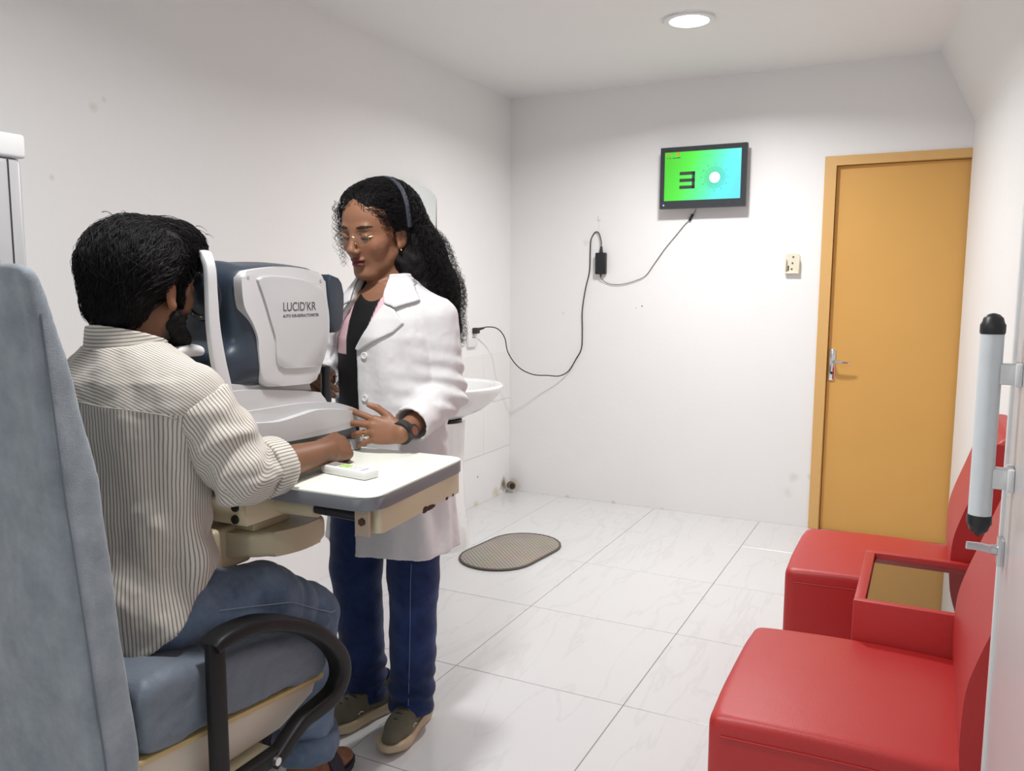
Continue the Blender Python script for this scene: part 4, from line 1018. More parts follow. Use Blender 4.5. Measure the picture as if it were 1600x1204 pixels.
def attr_mat(name, rough, sss=0.0, spec=0.35, bump=0.0, bscale=300):
    m, nt, b, N, L = node_mat(name); b.inputs['Roughness'].default_value = rough; b.inputs['Specular IOR Level'].default_value = spec
    at = N.new('ShaderNodeAttribute'); at.attribute_name = 'Col'; L.new(at.outputs['Color'], b.inputs['Base Color'])
    if sss:
        b.inputs['Subsurface Weight'].default_value = sss; b.inputs['Subsurface Scale'].default_value = 0.004; b.inputs['Subsurface Radius'].default_value = (1.0, 0.35, 0.2)
    if bump:
        tc = N.new('ShaderNodeTexCoord'); n = N.new('ShaderNodeTexNoise'); n.inputs['Scale'].default_value = bscale; L.new(tc.outputs['Object'], n.inputs['Vector'])
        bp_ = N.new('ShaderNodeBump'); bp_.inputs['Strength'].default_value = bump; bp_.inputs['Distance'].default_value = 0.002; L.new(n.outputs['Fac'], bp_.inputs['Height']); L.new(bp_.outputs['Normal'], b.inputs['Normal'])
    return m
M_skin = attr_mat('skin', 0.48, 0.12, 0.35, 0.10, 500)
M_hair = mat('black_hair', (0.007, 0.006, 0.0065, 1), 0.5, spec=0.22)
M_hair2 = mat('black_hair_base', (0.007, 0.006, 0.006, 1), 0.7, spec=0.2)
def lin(*c): return np.array(srgb(*c)[:3])
def paint(base, V):
    C = np.tile(base, (len(V), 1)); C *= (1+0.07*noise3(V, 30, 9))[:, None]; return C
def mixc(C, col_, w): w = np.clip(w, 0, 1)[:, None]; return C*(1-w)+np.asarray(col_)*w
def sstep(a, b_, x): t = np.clip((x-a)/(b_-a), 0, 1); return t*t*(3-2*t)
def denim(name, dark, light, rough=0.8):
    m, nt, b, N, L = node_mat(name); b.inputs['Roughness'].default_value = rough; b.inputs['Specular IOR Level'].default_value = 0.2; b.inputs['Sheen Weight'].default_value = 0.15
    tc = N.new('ShaderNodeTexCoord'); n = N.new('ShaderNodeTexNoise'); n.inputs['Scale'].default_value = 9; n.inputs['Detail'].default_value = 8; n.inputs['Roughness'].default_value = 0.65; L.new(tc.outputs['Object'], n.inputs['Vector'])
    rp = N.new('ShaderNodeValToRGB'); e = rp.color_ramp.elements; e[0].position = .32; e[0].color = dark; e[1].position = .70; e[1].color = light
    L.new(n.outputs['Fac'], rp.inputs['Fac']); L.new(rp.outputs['Color'], b.inputs['Base Color'])
    w_ = N.new('ShaderNodeTexNoise'); w_.inputs['Scale'].default_value = 600; L.new(tc.outputs['Object'], w_.inputs['Vector'])
    bp_ = N.new('ShaderNodeBump'); bp_.inputs['Strength'].default_value = .3; bp_.inputs['Distance'].default_value = .0015; L.new(w_.outputs['Fac'], bp_.inputs['Height']); L.new(bp_.outputs['Normal'], b.inputs['Normal'])
    return m

# ------------------------------------------------------------------ the standing woman in the lab coat
WX, WY = 0.965, 1.955
wo = thing('person', (WX, WY, 0), 'woman in a white lab coat, glasses and blue jeans standing behind the machine', 'person')
ang = math.radians(-93); tilt = math.radians(13)
yv = A(math.cos(ang)*math.cos(tilt), math.sin(ang)*math.cos(tilt), -math.sin(tilt)); xv = unit(np.cross(yv, A(0, 0, 1))); zv = np.cross(xv, yv)
rl = math.radians(2); xv, zv = xv*math.cos(rl)+zv*math.sin(rl), zv*math.cos(rl)-xv*math.sin(rl)
RH = np.stack([xv, yv, zv], 1); OH = A(0.944, 1.925, 1.438); SH = 1.04
f = Field((0.70, 1.64, 0.84), (1.26, 2.10, 1.58), 0.0026)
SHL, ELL_, WRL = A(1.122, 1.965, 1.200), A(1.138, 1.985, .985), A(1.140, 1.757, 0.912)
SHR, ELR, WRR = A(0.808, 1.965, 1.200), A(0.765, 1.965, 1.02), A(0.812, 1.806, 1.030)
f.stack([(.86, WX, WY, .145, .10), (1.0, WX, WY, .135, .095), (1.12, WX, WY, .145, .10), (1.22, WX, WY, .15, .09), (1.27, WX, WY, .12, .07), (1.295, WX, WY, .06, .05)], k=0.01)
f.cone((WX, 1.965, 1.26), OH+RH@(A(0, -.028, -.06)*SH), .054, .047, .03)
for a_, b_, c_ in ((SHL, ELL_, WRL), (SHR, ELR, WRR)):
    f.cone((WX, 1.965, 1.23), a_, .05, .042, .03); f.cone(a_, b_, .042, .036, .02); f.cone(b_, c_, .036, .024, .015)
head_sdf(f, OH, RH, SH)
# left hand closing on the side of the machine base, back of the hand to the room
hy_ = unit(A(-.86, -.42, .14)); hz_ = A(.50, -.80, .34); hz_ = unit(hz_-hy_*(hz_@hy_)); hx_ = np.cross(hy_, hz_)
HL = np.stack([hx_, hy_, hz_], 1)
info_l = hand_sdf(f, WRL, HL, 1, [(.20, .30, .20), (.30, .40, .25), (.40, .55, .3), (.40, .55, .3)], spread=(.26, .04, -.16, -.36),
                  thumb=[(.020, .020, -.006), (.044, .048, -.006), (.060, .078, -.002), (.066, .104, -.004)], s=.93)
# right hand round the joystick
hy2 = unit(A(.66, -.74, -.05)); hz2 = A(-.55, -.35, .55); hz2 = unit(hz2-hy2*(hz2@hy2)); hx2 = np.cross(hy2, hz2)
hand_sdf(f, WRR, np.stack([hx2, hy2, hz2], 1), -1, [(.7, 1.0, .6), (.8, 1.1, .6), (.8, 1.1, .6), (.8, 1.1, .6)], s=.90)
V, Fc = f.mesh(1)
P = (V-OH)@RH/SH; skin = lin(142, 100, 76)
C = paint(skin, V)
fz = (P[:, 1] > .03)
lip = np.maximum(1-((P[:, 0]/.0215)**2+((P[:, 2]+.0655)/.0125)**2), 0)*(P[:, 1] > .078)
C = mixc(C, lin(116, 52, 54), sstep(.0, .35, lip))
C = mixc(C, lin(60, 24, 26), np.exp(-((P[:, 2]+.0652)/.0016)**2)*(np.abs(P[:, 0]) < .022)*(P[:, 1] > .08)*.8)
for q in (1, -1):
    bx_ = (P[:, 0]*q-.032)/.021; bz_ = (P[:, 2]-(.0245-.004*np.maximum(bx_, 0)**2+.002*bx_))/.0052
    C = mixc(C, lin(24, 17, 15), sstep(.0, .4, 1-(bx_**2+bz_**2))*(P[:, 1] > .055))
    ex = (P[:, 0]*q-.032)/.0155; ez = (P[:, 2]+.0040+.002*(1-ex**2))/.0042
    C = mixc(C, lin(22, 14, 12), sstep(0, .5, 1-(ex**2+ez**2))*(P[:, 1] > .06))
    C = mixc(C, lin(112, 76, 60), .5*np.exp(-((P[:, 0]*q-.032)/.02)**2-((P[:, 2]-.006)/.012)**2)*(P[:, 1] > .05))
    C = mixc(C, lin(168, 104, 84), .35*np.exp(-((P[:, 0]*q-.042)/.018)**2-((P[:, 2]+.028)/.02)**2)*(P[:, 1] > .03))
for tip in info_l: 
    d = np.linalg.norm(V-tip[-1], axis=1); C = mixc(C, lin(188, 140, 118), .6*np.exp(-(d/.012)**2))
body_w = from_arrays('body', V, Fc, M_skin, wo, attrs={'Col': C})

# black top with pink panels
f = Field((0.76, 1.79, 0.78), (1.17, 2.11, 1.34), 0.0034)
top_keys = [(.80, WX, WY, .165, .118), (.95, WX, WY, .155, .112), (1.05, WX, WY, .157, .116), (1.14, WX, WY, .154, .120), (1.19, WX, WY, .145, .108), (1.23, WX, WY, .120, .092), (1.265, WX, WY, .090, .078), (1.29, WX, WY, .072, .066), (1.305, WX, WY, .064, .060)]
f.stack(top_keys, k=0.0)
f.ell((WX, 1.868, 1.325), (.064, .066, .080), k=.006, mode='sub')
V, Fc = f.mesh(2); lx = V[:, 0]-WX
C = np.tile(lin(14, 14, 17), (len(V), 1))
pk = np.maximum(sstep(.028, .031, lx+(1.25-V[:, 2])*.25), sstep(.060, .063, -lx-np.maximum(1.23-V[:, 2], 0)*.05))*(V[:, 2] > 1.10)*(V[:, 1] < WY)*sstep(1.278, 1.274, V[:, 2])
C = mixc(C, lin(226, 190, 196), pk)
from_arrays('top', V, Fc, attr_mat('jersey', .8, bump=.1), wo, attrs={'Col': C})

# lab coat
M_coat = mat('white_coat_cloth', (0.71, 0.70, 0.71, 1), 0.8, bump=0.12, bscale=500, sheen=0.1)
HEM = 0.538
coat_keys = [(HEM, WX-.008, WY+.005, .208, .152), (.64, WX-.004, WY+.005, .196, .146), (.75, WX, WY, .185, .140), (.88, WX, WY, .178, .134), (.98, WX, WY, .165, .128), (1.08, WX, WY, .167, .130), (1.15, WX, WY, .168, .132), (1.20, WX, WY, .160, .120), (1.245, WX, WY, .135, .104), (1.285, WX, WY, .100, .088), (1.31, WX, WY, .078, .074)]
def coat_fold(th, X, Y, Z):
    lowf = np.clip((1.0-Z)/.5, 0, 1)
    return lowf*(.007*np.sin(5*th+3*Z)+.004*np.sin(11*th-4*Z+1))+.0025*np.sin(9*th+20*Z)*np.clip((Z-.9)/.2, 0, 1)
f = Field((0.70, 1.74, HEM-.03), (1.26, 2.16, 1.36), 0.0042)
f.stack(coat_keys, k=0.0, fold=coat_fold)
for q, a_ in ((1, SHL), (-1, SHR)): f.cone((WX+q*.062, WY+.005, 1.262), a_+A(-q*.004, 0, .006), .040, .052, .025)
full = f.F.copy()
# sleeves
def sleeve(f, S_, E_, Wp, r, k=.009):
    f.cone(S_, E_, r[0], r[1], k); f.cone(E_, Wp, r[1], r[2], .02)
CUFL = ELL_+(WRL-ELL_)*.80; CUFR = ELR+(WRR-ELR)*.80
sleeve(f, SHL, ELL_, ELL_+(WRL-ELL_)*.95, (.055, .053, .050)); sleeve(f, SHR, ELR, ELR+(WRR-ELR)*.95, (.060, .056, .050))
for (E_, Wp, Cu, r) in ((ELL_, WRL, CUFL, .047), (ELR, WRR, CUFR, .044)):
    d = unit(Wp-E_)
    f.op(lambda X, Y, Z, d=d, Cu=Cu: np.maximum(-((X-Cu[0])*d[0]+(Y-Cu[1])*d[1]+(Z-Cu[2])*d[2]), np.sqrt((X-Cu[0])**2+(Y-Cu[1])**2+(Z-Cu[2])**2)-.13), Cu-.14, Cu+.14, 0.0, 'sub', pad=.0)
    f.cone(Cu-d*.05, Cu+d*.05, r-.006, r, 0.0, 'sub')
X_, Y_, Z_ = f._grid((slice(None),)*3)
opening = [(.052, 1.36), (.050, 1.30), (.050, 1.24), (.022, 1.175), (-.018, 1.115), (-.012, .90), (-.022, .40), (-.175, .40), (-.145, .90), (-.132, 1.115), (-.088, 1.20), (-.060, 1.25), (-.055, 1.36)]
d2 = poly2d((X_-WX)[:, 0, :].astype(float), (Z_+0*X_)[:, 0, :].astype(float), opening)[:, None, :]
f.F = np.maximum(f.F, -np.maximum(d2, Y_-(WY-.02))).astype(np.float32)
# hollow under the hem and at the neck
inner_keys = [(z, a_, b_, c_-.010, d_-.010) for z, a_, b_, c_, d_ in coat_keys[:5]]
f.stack(inner_keys, k=0.0, mode='sub', fold=coat_fold, zlo=HEM-.05, zhi=.93)
f.cone((WX, 1.962, 1.26), (WX, 1.955, 1.36), .060, .064, 0.0, 'sub')
V, Fc = f.mesh(2); nb = vnormals(V, Fc)
# creases at the bent elbow and along the sleeve
def seg_t(P_, a_, b_): ab = b_-a_; return np.clip(((P_-a_)@ab)/(ab@ab), 0, 1)
for S_, E_, Wp in ((SHL, ELL_, WRL), (SHR, ELR, WRR)):
    dE = np.linalg.norm(V-E_, axis=1); ax_ = unit(Wp-S_)
    amp = .0085*np.exp(-(dE/.10)**2)
    V = V+nb*(amp*np.sin(((V-E_)@unit(E_-S_))*150+((V-E_)@A(0, -1, .3))*60))[:, None]
V = V+nb*(.0050*noise3(V*A(1, 1, .35), 15, 21)+.0015*noise3(V, 45, 22))[:, None]
coat = from_arrays('lab_coat', V, Fc, M_coat, wo)
# collar and lapels lie on the coat
def lapel(poly, t0, t1, name='lapel'):
    g_ = Field((0.80, 1.78, 1.08), (1.13, 2.0, 1.36), 0.0028); X, Y, Z = g_._grid((slice(None),)*3)
    Pq = np.stack(np.broadcast_arrays(X, Y, Z), -1).reshape(-1, 3)
    tmp = Field((0, 0, 0), (0.01, 0.01, 0.01), 0.01); tmp.lo, tmp.h, tmp.n, tmp.F = f.lo, f.h, f.n, full
    D = sample(tmp, Pq).reshape(g_.F.shape)
    d2 = poly2d((X-WX)[:, 0, :].astype(float), (Z+0*X)[:, 0, :].astype(float), poly)[:, None, :]
    g_.F = np.maximum(np.maximum(np.abs(D-(t0+t1)/2)-(t1-t0)/2, d2), Y-(WY+.0)).astype(np.float32)
    V, Fc = g_.mesh(3); o = from_arrays(name, V, Fc, M_coat, coat); return o
lapel([(.054, 1.240), (.085, 1.226), (.116, 1.190), (.090, 1.163), (-.008, 1.111), (-.019, 1.117), (.022, 1.176)], .001, .0075)
lapel([(.052, 1.335), (.075, 1.325), (.105, 1.292), (.136, 1.250), (.090, 1.229), (.056, 1.241), (.050, 1.26)], .003, .0105, 'collar')
lapel([(-.055, 1.335), (-.080, 1.325), (-.108, 1.292), (-.138, 1.250), (-.092, 1.229), (-.058, 1.245)], .003, .0105, 'collar')
lapel([(-.062, 1.245), (-.09, 1.228), (-.135, 1.195), (-.150, 1.16), (-.136, 1.112), (-.128, 1.112), (-.090, 1.20)], .001, .0075)
for zb in (1.100, .984, .868, .752):
    tmpP = np.array([[WX+.010, y_, zb] for y_ in np.linspace(1.78, 1.90, 60)]); tmpF = Field((0, 0, 0), (0.01, 0.01, 0.01), 0.01); tmpF.lo, tmpF.h, tmpF.n, tmpF.F = f.lo, f.h, f.n, full
    dd = sample(tmpF, tmpP); yb_ = tmpP[np.argmax(dd < 0.0005), 1]
    bn = MB(); bn.lathe([(.0095, -.001), (.0100, .001), (.0095, .0030), (.0065, .0034), (.0050, .0022), (.001, .0022)], (0, 0, 0), 20)
    bmesh.ops.transform(bn.bm, matrix=Matrix.Translation((WX+.010, yb_-.001, zb)) @ Matrix.Rotation(math.pi/2, 4, 'X'), verts=bn.bm.verts[:])
    bn.build('button', M_white, coat)

# jeans
M_jw = denim('indigo_denim', srgb(18, 30, 64), srgb(40, 62, 112))
f = Field((0.70, 1.80, 0.03), (1.22, 2.12, 0.98), 0.0055)
f.stack([(.70, WX, WY, .165, .12), (.82, WX, WY, .16, .118), (.93, WX, WY, .148, .108)], k=.02)
LEGS = [([(1.048, 1.955, .80), (1.046, 1.945, .46), (1.046, 1.945, .30), (1.040, 1.940, .055)], [.092, .073, .067, .067]), ([(.872, 1.955, .80), (.852, 1.935, .46), (.858, 1.94, .30), (.872, 1.945, .055)], [.097, .077, .068, .068])]
for pts_, rr in LEGS: f.chain([A(*p) for p in pts_], rr, .015)
f.all(lambda F_, X, Y, Z: np.maximum(F_, .052+.02*np.clip((Y-1.93)/.07, -1, 1)*-.5-Z))
V, Fc = f.mesh(1); nb = vnormals(V, Fc)
V = V+nb*(.0055*noise3(V*A(.8, .8, 1.5), 11, 31)+.004*np.exp(-((V[:, 2]-.12)/.07)**2)*np.sin(V[:, 2]*120+6*noise3(V, 9, 5)))[:, None]
jw = from_arrays('jeans', V, Fc, M_jw, wo)
M_stitch = mat('jeans_stitch', srgb(96, 110, 150), .8)
sd = []
for z in np.linspace(.10, .52, 26):
    xx = np.interp(z, [.055, .30, .46, .80], [1.040+.063, 1.046+.066, 1.046+.070, 1.048+.086]); sd.append((xx, 1.925, z))
T_ = Field((0, 0, 0), (0.01, 0.01, 0.01), 0.01); T_.lo, T_.h, T_.n, T_.F = f.lo, f.h, f.n, f.F
P_ = np.array(sd)-A(.035, .045, 0)
for _ in range(6): P_ = P_-grad(T_, P_)*np.clip(sample(T_, P_)-.003, -.03, .03)[:, None]
MB().tube(P_.tolist(), .0012, n=5).build('side_seam', M_stitch, jw)

# sneakers
M_knit = mat('olive_knit', srgb(104, 102, 86), .85, var=.12, vscale=90, bump=.5, bscale=350)
M_sole = mat('tan_foam_sole', srgb(198, 180, 150), .6, var=.05)
M_lace = mat('dark_lace', srgb(52, 50, 40), .8); M_lin = mat('shoe_lining', srgb(44, 42, 34), .9)
def sneaker(heel, toe, lab_):
    heel = A(*heel); toe = A(*toe); yv_ = unit(toe-heel); xv_ = A(yv_[1], -yv_[0], 0); zv_ = A(0, 0, 1); R_ = np.stack([xv_, yv_, zv_], 1); o0 = heel-yv_*.012
    Lh = np.linalg.norm(toe-heel)+.030; k_ = Lh/.27
    sh_ = bpy.data.objects.new('shoe', None)
    def to(P): return o0+(np.asarray(P)*np.array([1, k_, 1]))@R_.T
    outl = [(0, 0), (.026, .008), (.034, .035), (.034, .08), (.038, .14), (.046, .19), (.044, .225), (.030, .256), (.006, .270), (-.018, .262), (-.036, .232), (-.042, .19), (-.036, .13), (-.033, .08), (-.034, .035), (-.026, .008)]
    out = curve_pts(outl+[outl[0]], 3)[:-1]
    f = Field((-.06, -.02, .0), (.06, .30, .145), .0035)
    f.cone((0, .045, .055), (0, .19, .050), .030, .034, .0); f.cone((0, .19, .046), (0, .235, .040), .034, .026, .02)
    f.ell((0, .055, .065), (.036, .052, .050), k=.02); f.cone((0, .06, .085), (0, .05, .125), .036, .040, .02); f.cone((0, .09, .085), (0, .165, .062), .030, .028, .02)
    f.cone((0, .052, .10), (0, .046, .15), .031, .037, 0.0, 'sub')
    d2 = poly2d(f.ax[0][:, None], f.ax[1][None, :], [(a*.97, b_*.985+.002) for a, b_ in out])[:, :, None]
    f.F = np.maximum(f.F, d2).astype(np.float32); f.all(lambda F_, X, Y, Z: np.maximum(np.maximum(F_, .024-Z), Z-(.112+.02*np.clip((.05-Y)/.05, -1, 1))))
    V, Fc = f.mesh(1); up_ = from_arrays('shoe_upper', to(V), Fc, M_knit, wo)
    sm2 = MB(); 
    def ring_(sc, z0, lift=True):
        vs_ = []
        for (a, b_) in out:
            zz = z0+(.010*sstep(.20, .27, b_) if lift else 0)+(.006*sstep(.06, .0, b_) if z0 > .02 else 0)
            vs_.append(sm2.bm.verts.new(to((a*sc, .133+(b_-.133)*(1+(sc-1)*.5), zz))))
        return vs_
    rr_ = [ring_(.90, .0008), ring_(1.0, .006), ring_(1.06, .014), ring_(1.05, .026), ring_(1.0, .034, False), ring_(.90, .034, False)]
    for i in range(len(rr_)-1):
        for j in range(len(out)): sm2.bm.faces.new((rr_[i][j], rr_[i][(j+1) % len(out)], rr_[i+1][(j+1) % len(out)], rr_[i+1][j]))
    sm2.bm.faces.new(rr_[0][::-1]); sm2.bm.faces.new(rr_[-1]); sm2.build('shoe_sole', M_sole, up_, 60)
    for i in range(5):
        yy = .118+.020*i; zz = .111-.0078*i
        ty_ = [to((-.022, yy, zz-.012)), to((-.012, yy+.004, zz-.001)), to((0, yy+.008, zz+.003)), to((.012, yy+.004, zz-.001)), to((.022, yy, zz-.012))]
        MB().tube([tuple(p) for p in curve_pts(ty_, 3)], .0022, n=6).build('lace', M_lace, up_)
    for q in (1, -1):
        lp_ = [to((0, .108, .112)), to((q*.016, .100, .124)), to((q*.028, .115, .112)), to((q*.012, .118, .106))]
        MB().tube([tuple(p) for p in curve_pts(lp_, 3)], .0018, n=6).build('lace_bow', M_lace, up_)
    lg = MB().tube([tuple(to((-.0405+.002*i, .150+.008*i, .050+.004*math.sin(i*2.2)))) for i in range(4)], .0015, n=5).build('side_logo', M_white, up_)
    return up_
sneaker((1.034, 2.012, 0), (1.068, 1.782, 0), ''); sneaker((.913, 2.000, 0), (.858, 1.788, 0), '')

# watch, ring
dv = unit(WRL-ELL_); wc = WRL-dv*.006
wt = MB(); Rq = Vector(dv).to_track_quat('Z', 'Y').to_matrix().to_4x4(); wt.lathe([(.0300, -.010), (.0315, -.010), (.0315, .010), (.0300, .010)], (0, 0, 0), 28)
bmesh.ops.transform(wt.bm, matrix=Matrix.Translation(wc) @ Rq, verts=wt.bm.verts[:]); wt = wt.build('watch_strap', M_blackrub, wo)
fn = unit(A(.60, -.70, -.10)-dv*(A(.60, -.70, -.10)@dv)); fc_ = wc+fn*.030
MB().cyl(fc_, fc_+fn*.009, .0185, .0175, n=20).build('watch_case', M_blackp, wt)
MB().cyl(fc_+fn*.0088, fc_+fn*.0098, .012, n=20).build('watch_dial', mat('copper_dial', srgb(120, 66, 48), .35), wt)
rp_ = info_l[2]; rc_ = rp_[0]*.45+rp_[1]*.55; rd_ = unit(rp_[1]-rp_[0])
gr = MB(); gr.lathe([(.0086, -.002), (.0100, -.002), (.0100, .002), (.0086, .002)], (0, 0, 0), 20)
bmesh.ops.transform(gr.bm, matrix=Matrix.Translation(rc_) @ Vector(rd_).to_track_quat('Z', 'Y').to_matrix().to_4x4(), verts=gr.bm.verts[:])
M_gold = mat('gold', (.75, .52, .22, 1), .22, 1.0); gr.build('finger_ring', M_gold, wo)
# glasses and earrings
WH = lambda x, y, z: tuple(OH+RH@(A(x, y, z)*SH))
gl = MB()
for q in (1, -1):
    gl.tube([WH(q*.033+.0225*math.cos(t), .1005-.10*abs(.0225*math.cos(t)*q+.033-.033)*0-.25*max(0, q*(.0225*math.cos(t)))*.6, -.004+.0175*math.sin(t)) for t in np.linspace(0, 2*math.pi, 29)], .0006, n=6, caps=False)
    gl.tube([WH(q*.0555, .096, .002), WH(q*.066, .086, .004), WH(q*.075, .045, .004), WH(q*.079, .0, .004), WH(q*.078, -.02, -.004)], .0006, n=6, smooth_it=1)
gl.tube([WH(-.0115, .1005, .001), WH(-.005, .103, .005), WH(.005, .103, .005), WH(.0115, .1005, .001)], .0006, n=6, smooth_it=1)
gl = gl.build('glasses', M_gold, wo)
M_lens = mat('spectacle_lens', (1, 1, 1, 1), .02, alpha=.035, spec=.5)
for q in (1, -1):
    MB().poly([WH(q*.033+.0218*math.cos(t), .1005-.15*max(0, q*(.0225*math.cos(t))), -.004+.0168*math.sin(t)) for t in np.linspace(0, 2*math.pi, 25)[:-1]]).build('lens', M_lens, gl)
    MB().sphere(WH(q*.0790, -.002, -.049), .0032, u=10, v=8).build('earring', M_gold, wo)

# curly hair: dark mass with strands over it
f = Field((0.76, 1.78, 1.00), (1.30, 2.26, 1.62), 0.006)
HR = RH
def EH(c, r, k=.02, mode='add'): f.ell(OH+RH@(A(*c)*SH), A(*r)*SH, RH, k, mode)
EH((0, -.032, .040), (.092, .102, .090), .0); EH((0, .018, .074), (.070, .056, .044), .02)
f.chain([OH+RH@(A(-.01, -.06, .03)*SH), A(1.005, 2.02, 1.37), A(1.040, 2.055, 1.27), A(1.070, 2.070, 1.17)], [.086, .082, .074, .050], .03)
f.chain([OH+RH@(A(.0, -.06, .0)*SH), A(.95, 2.07, 1.30), A(.98, 2.09, 1.18)], [.078, .066, .05], .03)
# keep the face, ear and throat clear
f.ell(OH+RH@(A(0, .100, -.026)*SH), A(.074, .066, .112)*SH, RH, .012, 'sub')
f.ell(OH+RH@(A(-.092, .030, -.036)*SH), A(.032, .055, .055)*SH, RH, .01, 'sub')
f.cone((WX-.02, 1.90, 1.24), OH+RH@(A(0, .04, -.09)*SH), .085, .06, .01, 'sub')
V, Fc = f.mesh(2); nb = vnormals(V, Fc); V0 = V.copy(); V = V+nb*(.010*noise3(V, 38, 41)-.005)[:, None]
hair = from_arrays('hair', V, Fc, M_hair2, wo)
def curly(n, m, seed, length, rad, wl, start_mask=None, grav=.75, outw=.25, lift=.004, off0=.0, wild=0.0, back=0.0):
    r = np.random.default_rng(seed); idx = np.arange(len(V0)) if start_mask is None else np.where(start_mask)[0]
    s0 = V0[r.choice(idx, n)]; L_ = length[0]+(length[1]-length[0])*r.random(n); st = (L_/(m-1))[:, None]
    p = s0.copy(); c0 = OH+RH@(A(0, -.02, .13)*SH); pts = []; nn = grad(f, p); d = None
    wv = r.normal(size=(n, 3))*.35
    for i in range(m):
        pts.append(p.copy())
        g_ = grad(f, p)
        flow = A(.10, .10, -1)*grav+unit_rows(p-c0)*(.8 if back == 0 else .1)+g_*outw+wv-RH[:, 1]*back
        tang = flow-g_*(flow*g_).sum(1)[:, None]*(1-wild); tang = unit_rows(tang)
        d = tang if d is None else unit_rows(d*.6+tang*.4); p = p+d*st
        sd_ = sample(f, p); sd_ = np.clip(sd_, -.03, .03); keep = (lift+.010*r.random(n)*0)
        p = p-g_*((sd_-keep)*.5*(1-wild))[:, None]
    S = np.stack(pts, 1)
    T = np.gradient(S, axis=1); T /= np.maximum(np.linalg.norm(T, axis=2), 1e-9)[..., None]
    a = np.cross(T, A(.3, .5, .8)); a /= np.maximum(np.linalg.norm(a, axis=2), 1e-9)[..., None]; b2 = np.cross(T, a)
    ph = r.random(n)*6.28; w_ = wl*(.75+.5*r.random(n)); t_ = np.arange(m)[None, :]*st/w_[:, None]*2*math.pi+ph[:, None]
    ra = (rad*(.6+.8*r.random(n)))[:, None]*np.linspace(.45, 1.0, m)[None, :]
    return S+a*(np.cos(t_)*ra)[..., None]+b2*(np.sin(t_)*ra)[..., None]
def unit_rows(v): return v/np.maximum(np.linalg.norm(v, axis=1), 1e-9)[:, None]
PL = (V0-OH)@RH/SH
S1 = curly(1900, 36, 1, (.05, .10), .0042, .022, start_mask=(PL[:, 2] > .02) & (PL[:, 1] < .075), grav=.25, outw=.1, lift=.0045, back=1.6)
S2 = curly(2200, 44, 2, (.09, .16), .0060, .026, start_mask=(PL[:, 1] < -.03), outw=.2, lift=.006)
S3 = curly(750, 56, 3, (.10, .19), .0075, .028, start_mask=(PL[:, 1] < -.04) & (V0[:, 2] < 1.46), outw=.7, lift=.016, wild=.62)
for i, (S, r0) in enumerate(((S1, .0007), (S2, .0007), (S3, .00045))):
    Vs, Fs = strands_mesh(S, r0, r0*.5); o = from_arrays('hair_strands', Vs, Fs, M_hair, hair); o['kind'] = 'stuff'
# loose curls beside the far cheek and at the temples
r_ = np.random.default_rng(8); L3 = []
for i in range(46):
    sx_ = .058+.020*r_.random(); p0 = A(sx_, .035+.03*r_.random(), .06+.03*r_.random()); ln_ = .07+.10*r_.random(); tt = np.linspace(0, 1, 44)
    ph = r_.random()*6.28; wv_ = 2*math.pi*ln_/.024*tt+ph; rr2 = .004+.005*tt*r_.random()
    q = np.stack([p0[0]+.020*tt*r_.random()+rr2*np.cos(wv_), p0[1]+.012*tt*(r_.random()-.3)+rr2*np.sin(wv_), p0[2]-ln_*tt], 1)
    L3.append(OH+(q*SH)@RH.T)
Vs, Fs = strands_mesh(np.array(L3), .0006, .0003); o = from_arrays('hair_strands', Vs, Fs, M_hair, hair); o['kind'] = 'stuff'
# headband
hb = []
for t in np.linspace(-.1, math.pi+.1, 30):
    pt = OH+RH@(A(.10*math.cos(t), -.020-.035*math.sin(t)**2, .020+.115*math.sin(t))*SH); hb.append(pt)
hb = np.array(hb)
for _ in range(8): hb = hb-grad(f, hb)*np.clip(sample(f, hb)-.006, -.03, .03)[:, None]
MB().tube([tuple(p) for p in hb], .0035, n=12, rx=.008, up=tuple(RH[:, 1])).build('headband', mat('navy_band', srgb(46, 50, 62), .6, bump=.5, bscale=200), wo)
# ------------------------------------------------------------------ the seated man in the striped shirt
NX, NY = 0.87, 1.185
ma_ = thing('person', (NX, NY, 0), 'man in a striped shirt and rolled jeans seated at the machine, seen from behind', 'person')
SM = 1.04; OM = A(NX, 1.222, 1.283)
tl = math.radians(4); yaw_ = math.radians(3)
yv = A(math.sin(-yaw_)*math.cos(tl), math.cos(yaw_)*math.cos(tl), -math.sin(tl)); xv = unit(np.cross(yv, A(0, 0, 1))); zv = np.cross(xv, yv); RM = np.stack([xv, yv, zv], 1)
S_R, E_R, W_R = A(1.028, 1.188, 1.062), A(1.106, 1.242, .905), A(1.088, 1.525, .902)
S_L, E_L, W_L = A(.712, 1.188, 1.062), A(.600, 1.280, .900), A(.655, 1.475, .900)
f = Field((0.53, 1.03, 0.78), (1.22, 1.70, 1.42), 0.0028)
f.stack([(.80, NX, NY, .14, .10), (.95, NX, NY, .15, .10), (1.05, NX, NY, .15, .085), (1.10, NX, NY, .10, .065), (1.12, NX, NY, .06, .055)], k=.01)
f.cone((NX, 1.165, 1.08), OM+RM@(A(0, -.030, -.055)*SM), .064, .058, .03)
for a_, b_, c_ in ((S_R, E_R, W_R), (S_L, E_L, W_L)):
    f.cone((NX, 1.18, 1.07), a_, .055, .05, .03); f.cone(a_, b_, .048, .042, .02)
    mid_ = b_+(c_-b_)*.35; f.cone(b_, mid_, .040, .039, .015); f.cone(mid_, c_, .039, .027, .015)
head_sdf(f, OM, RM, SM, True)
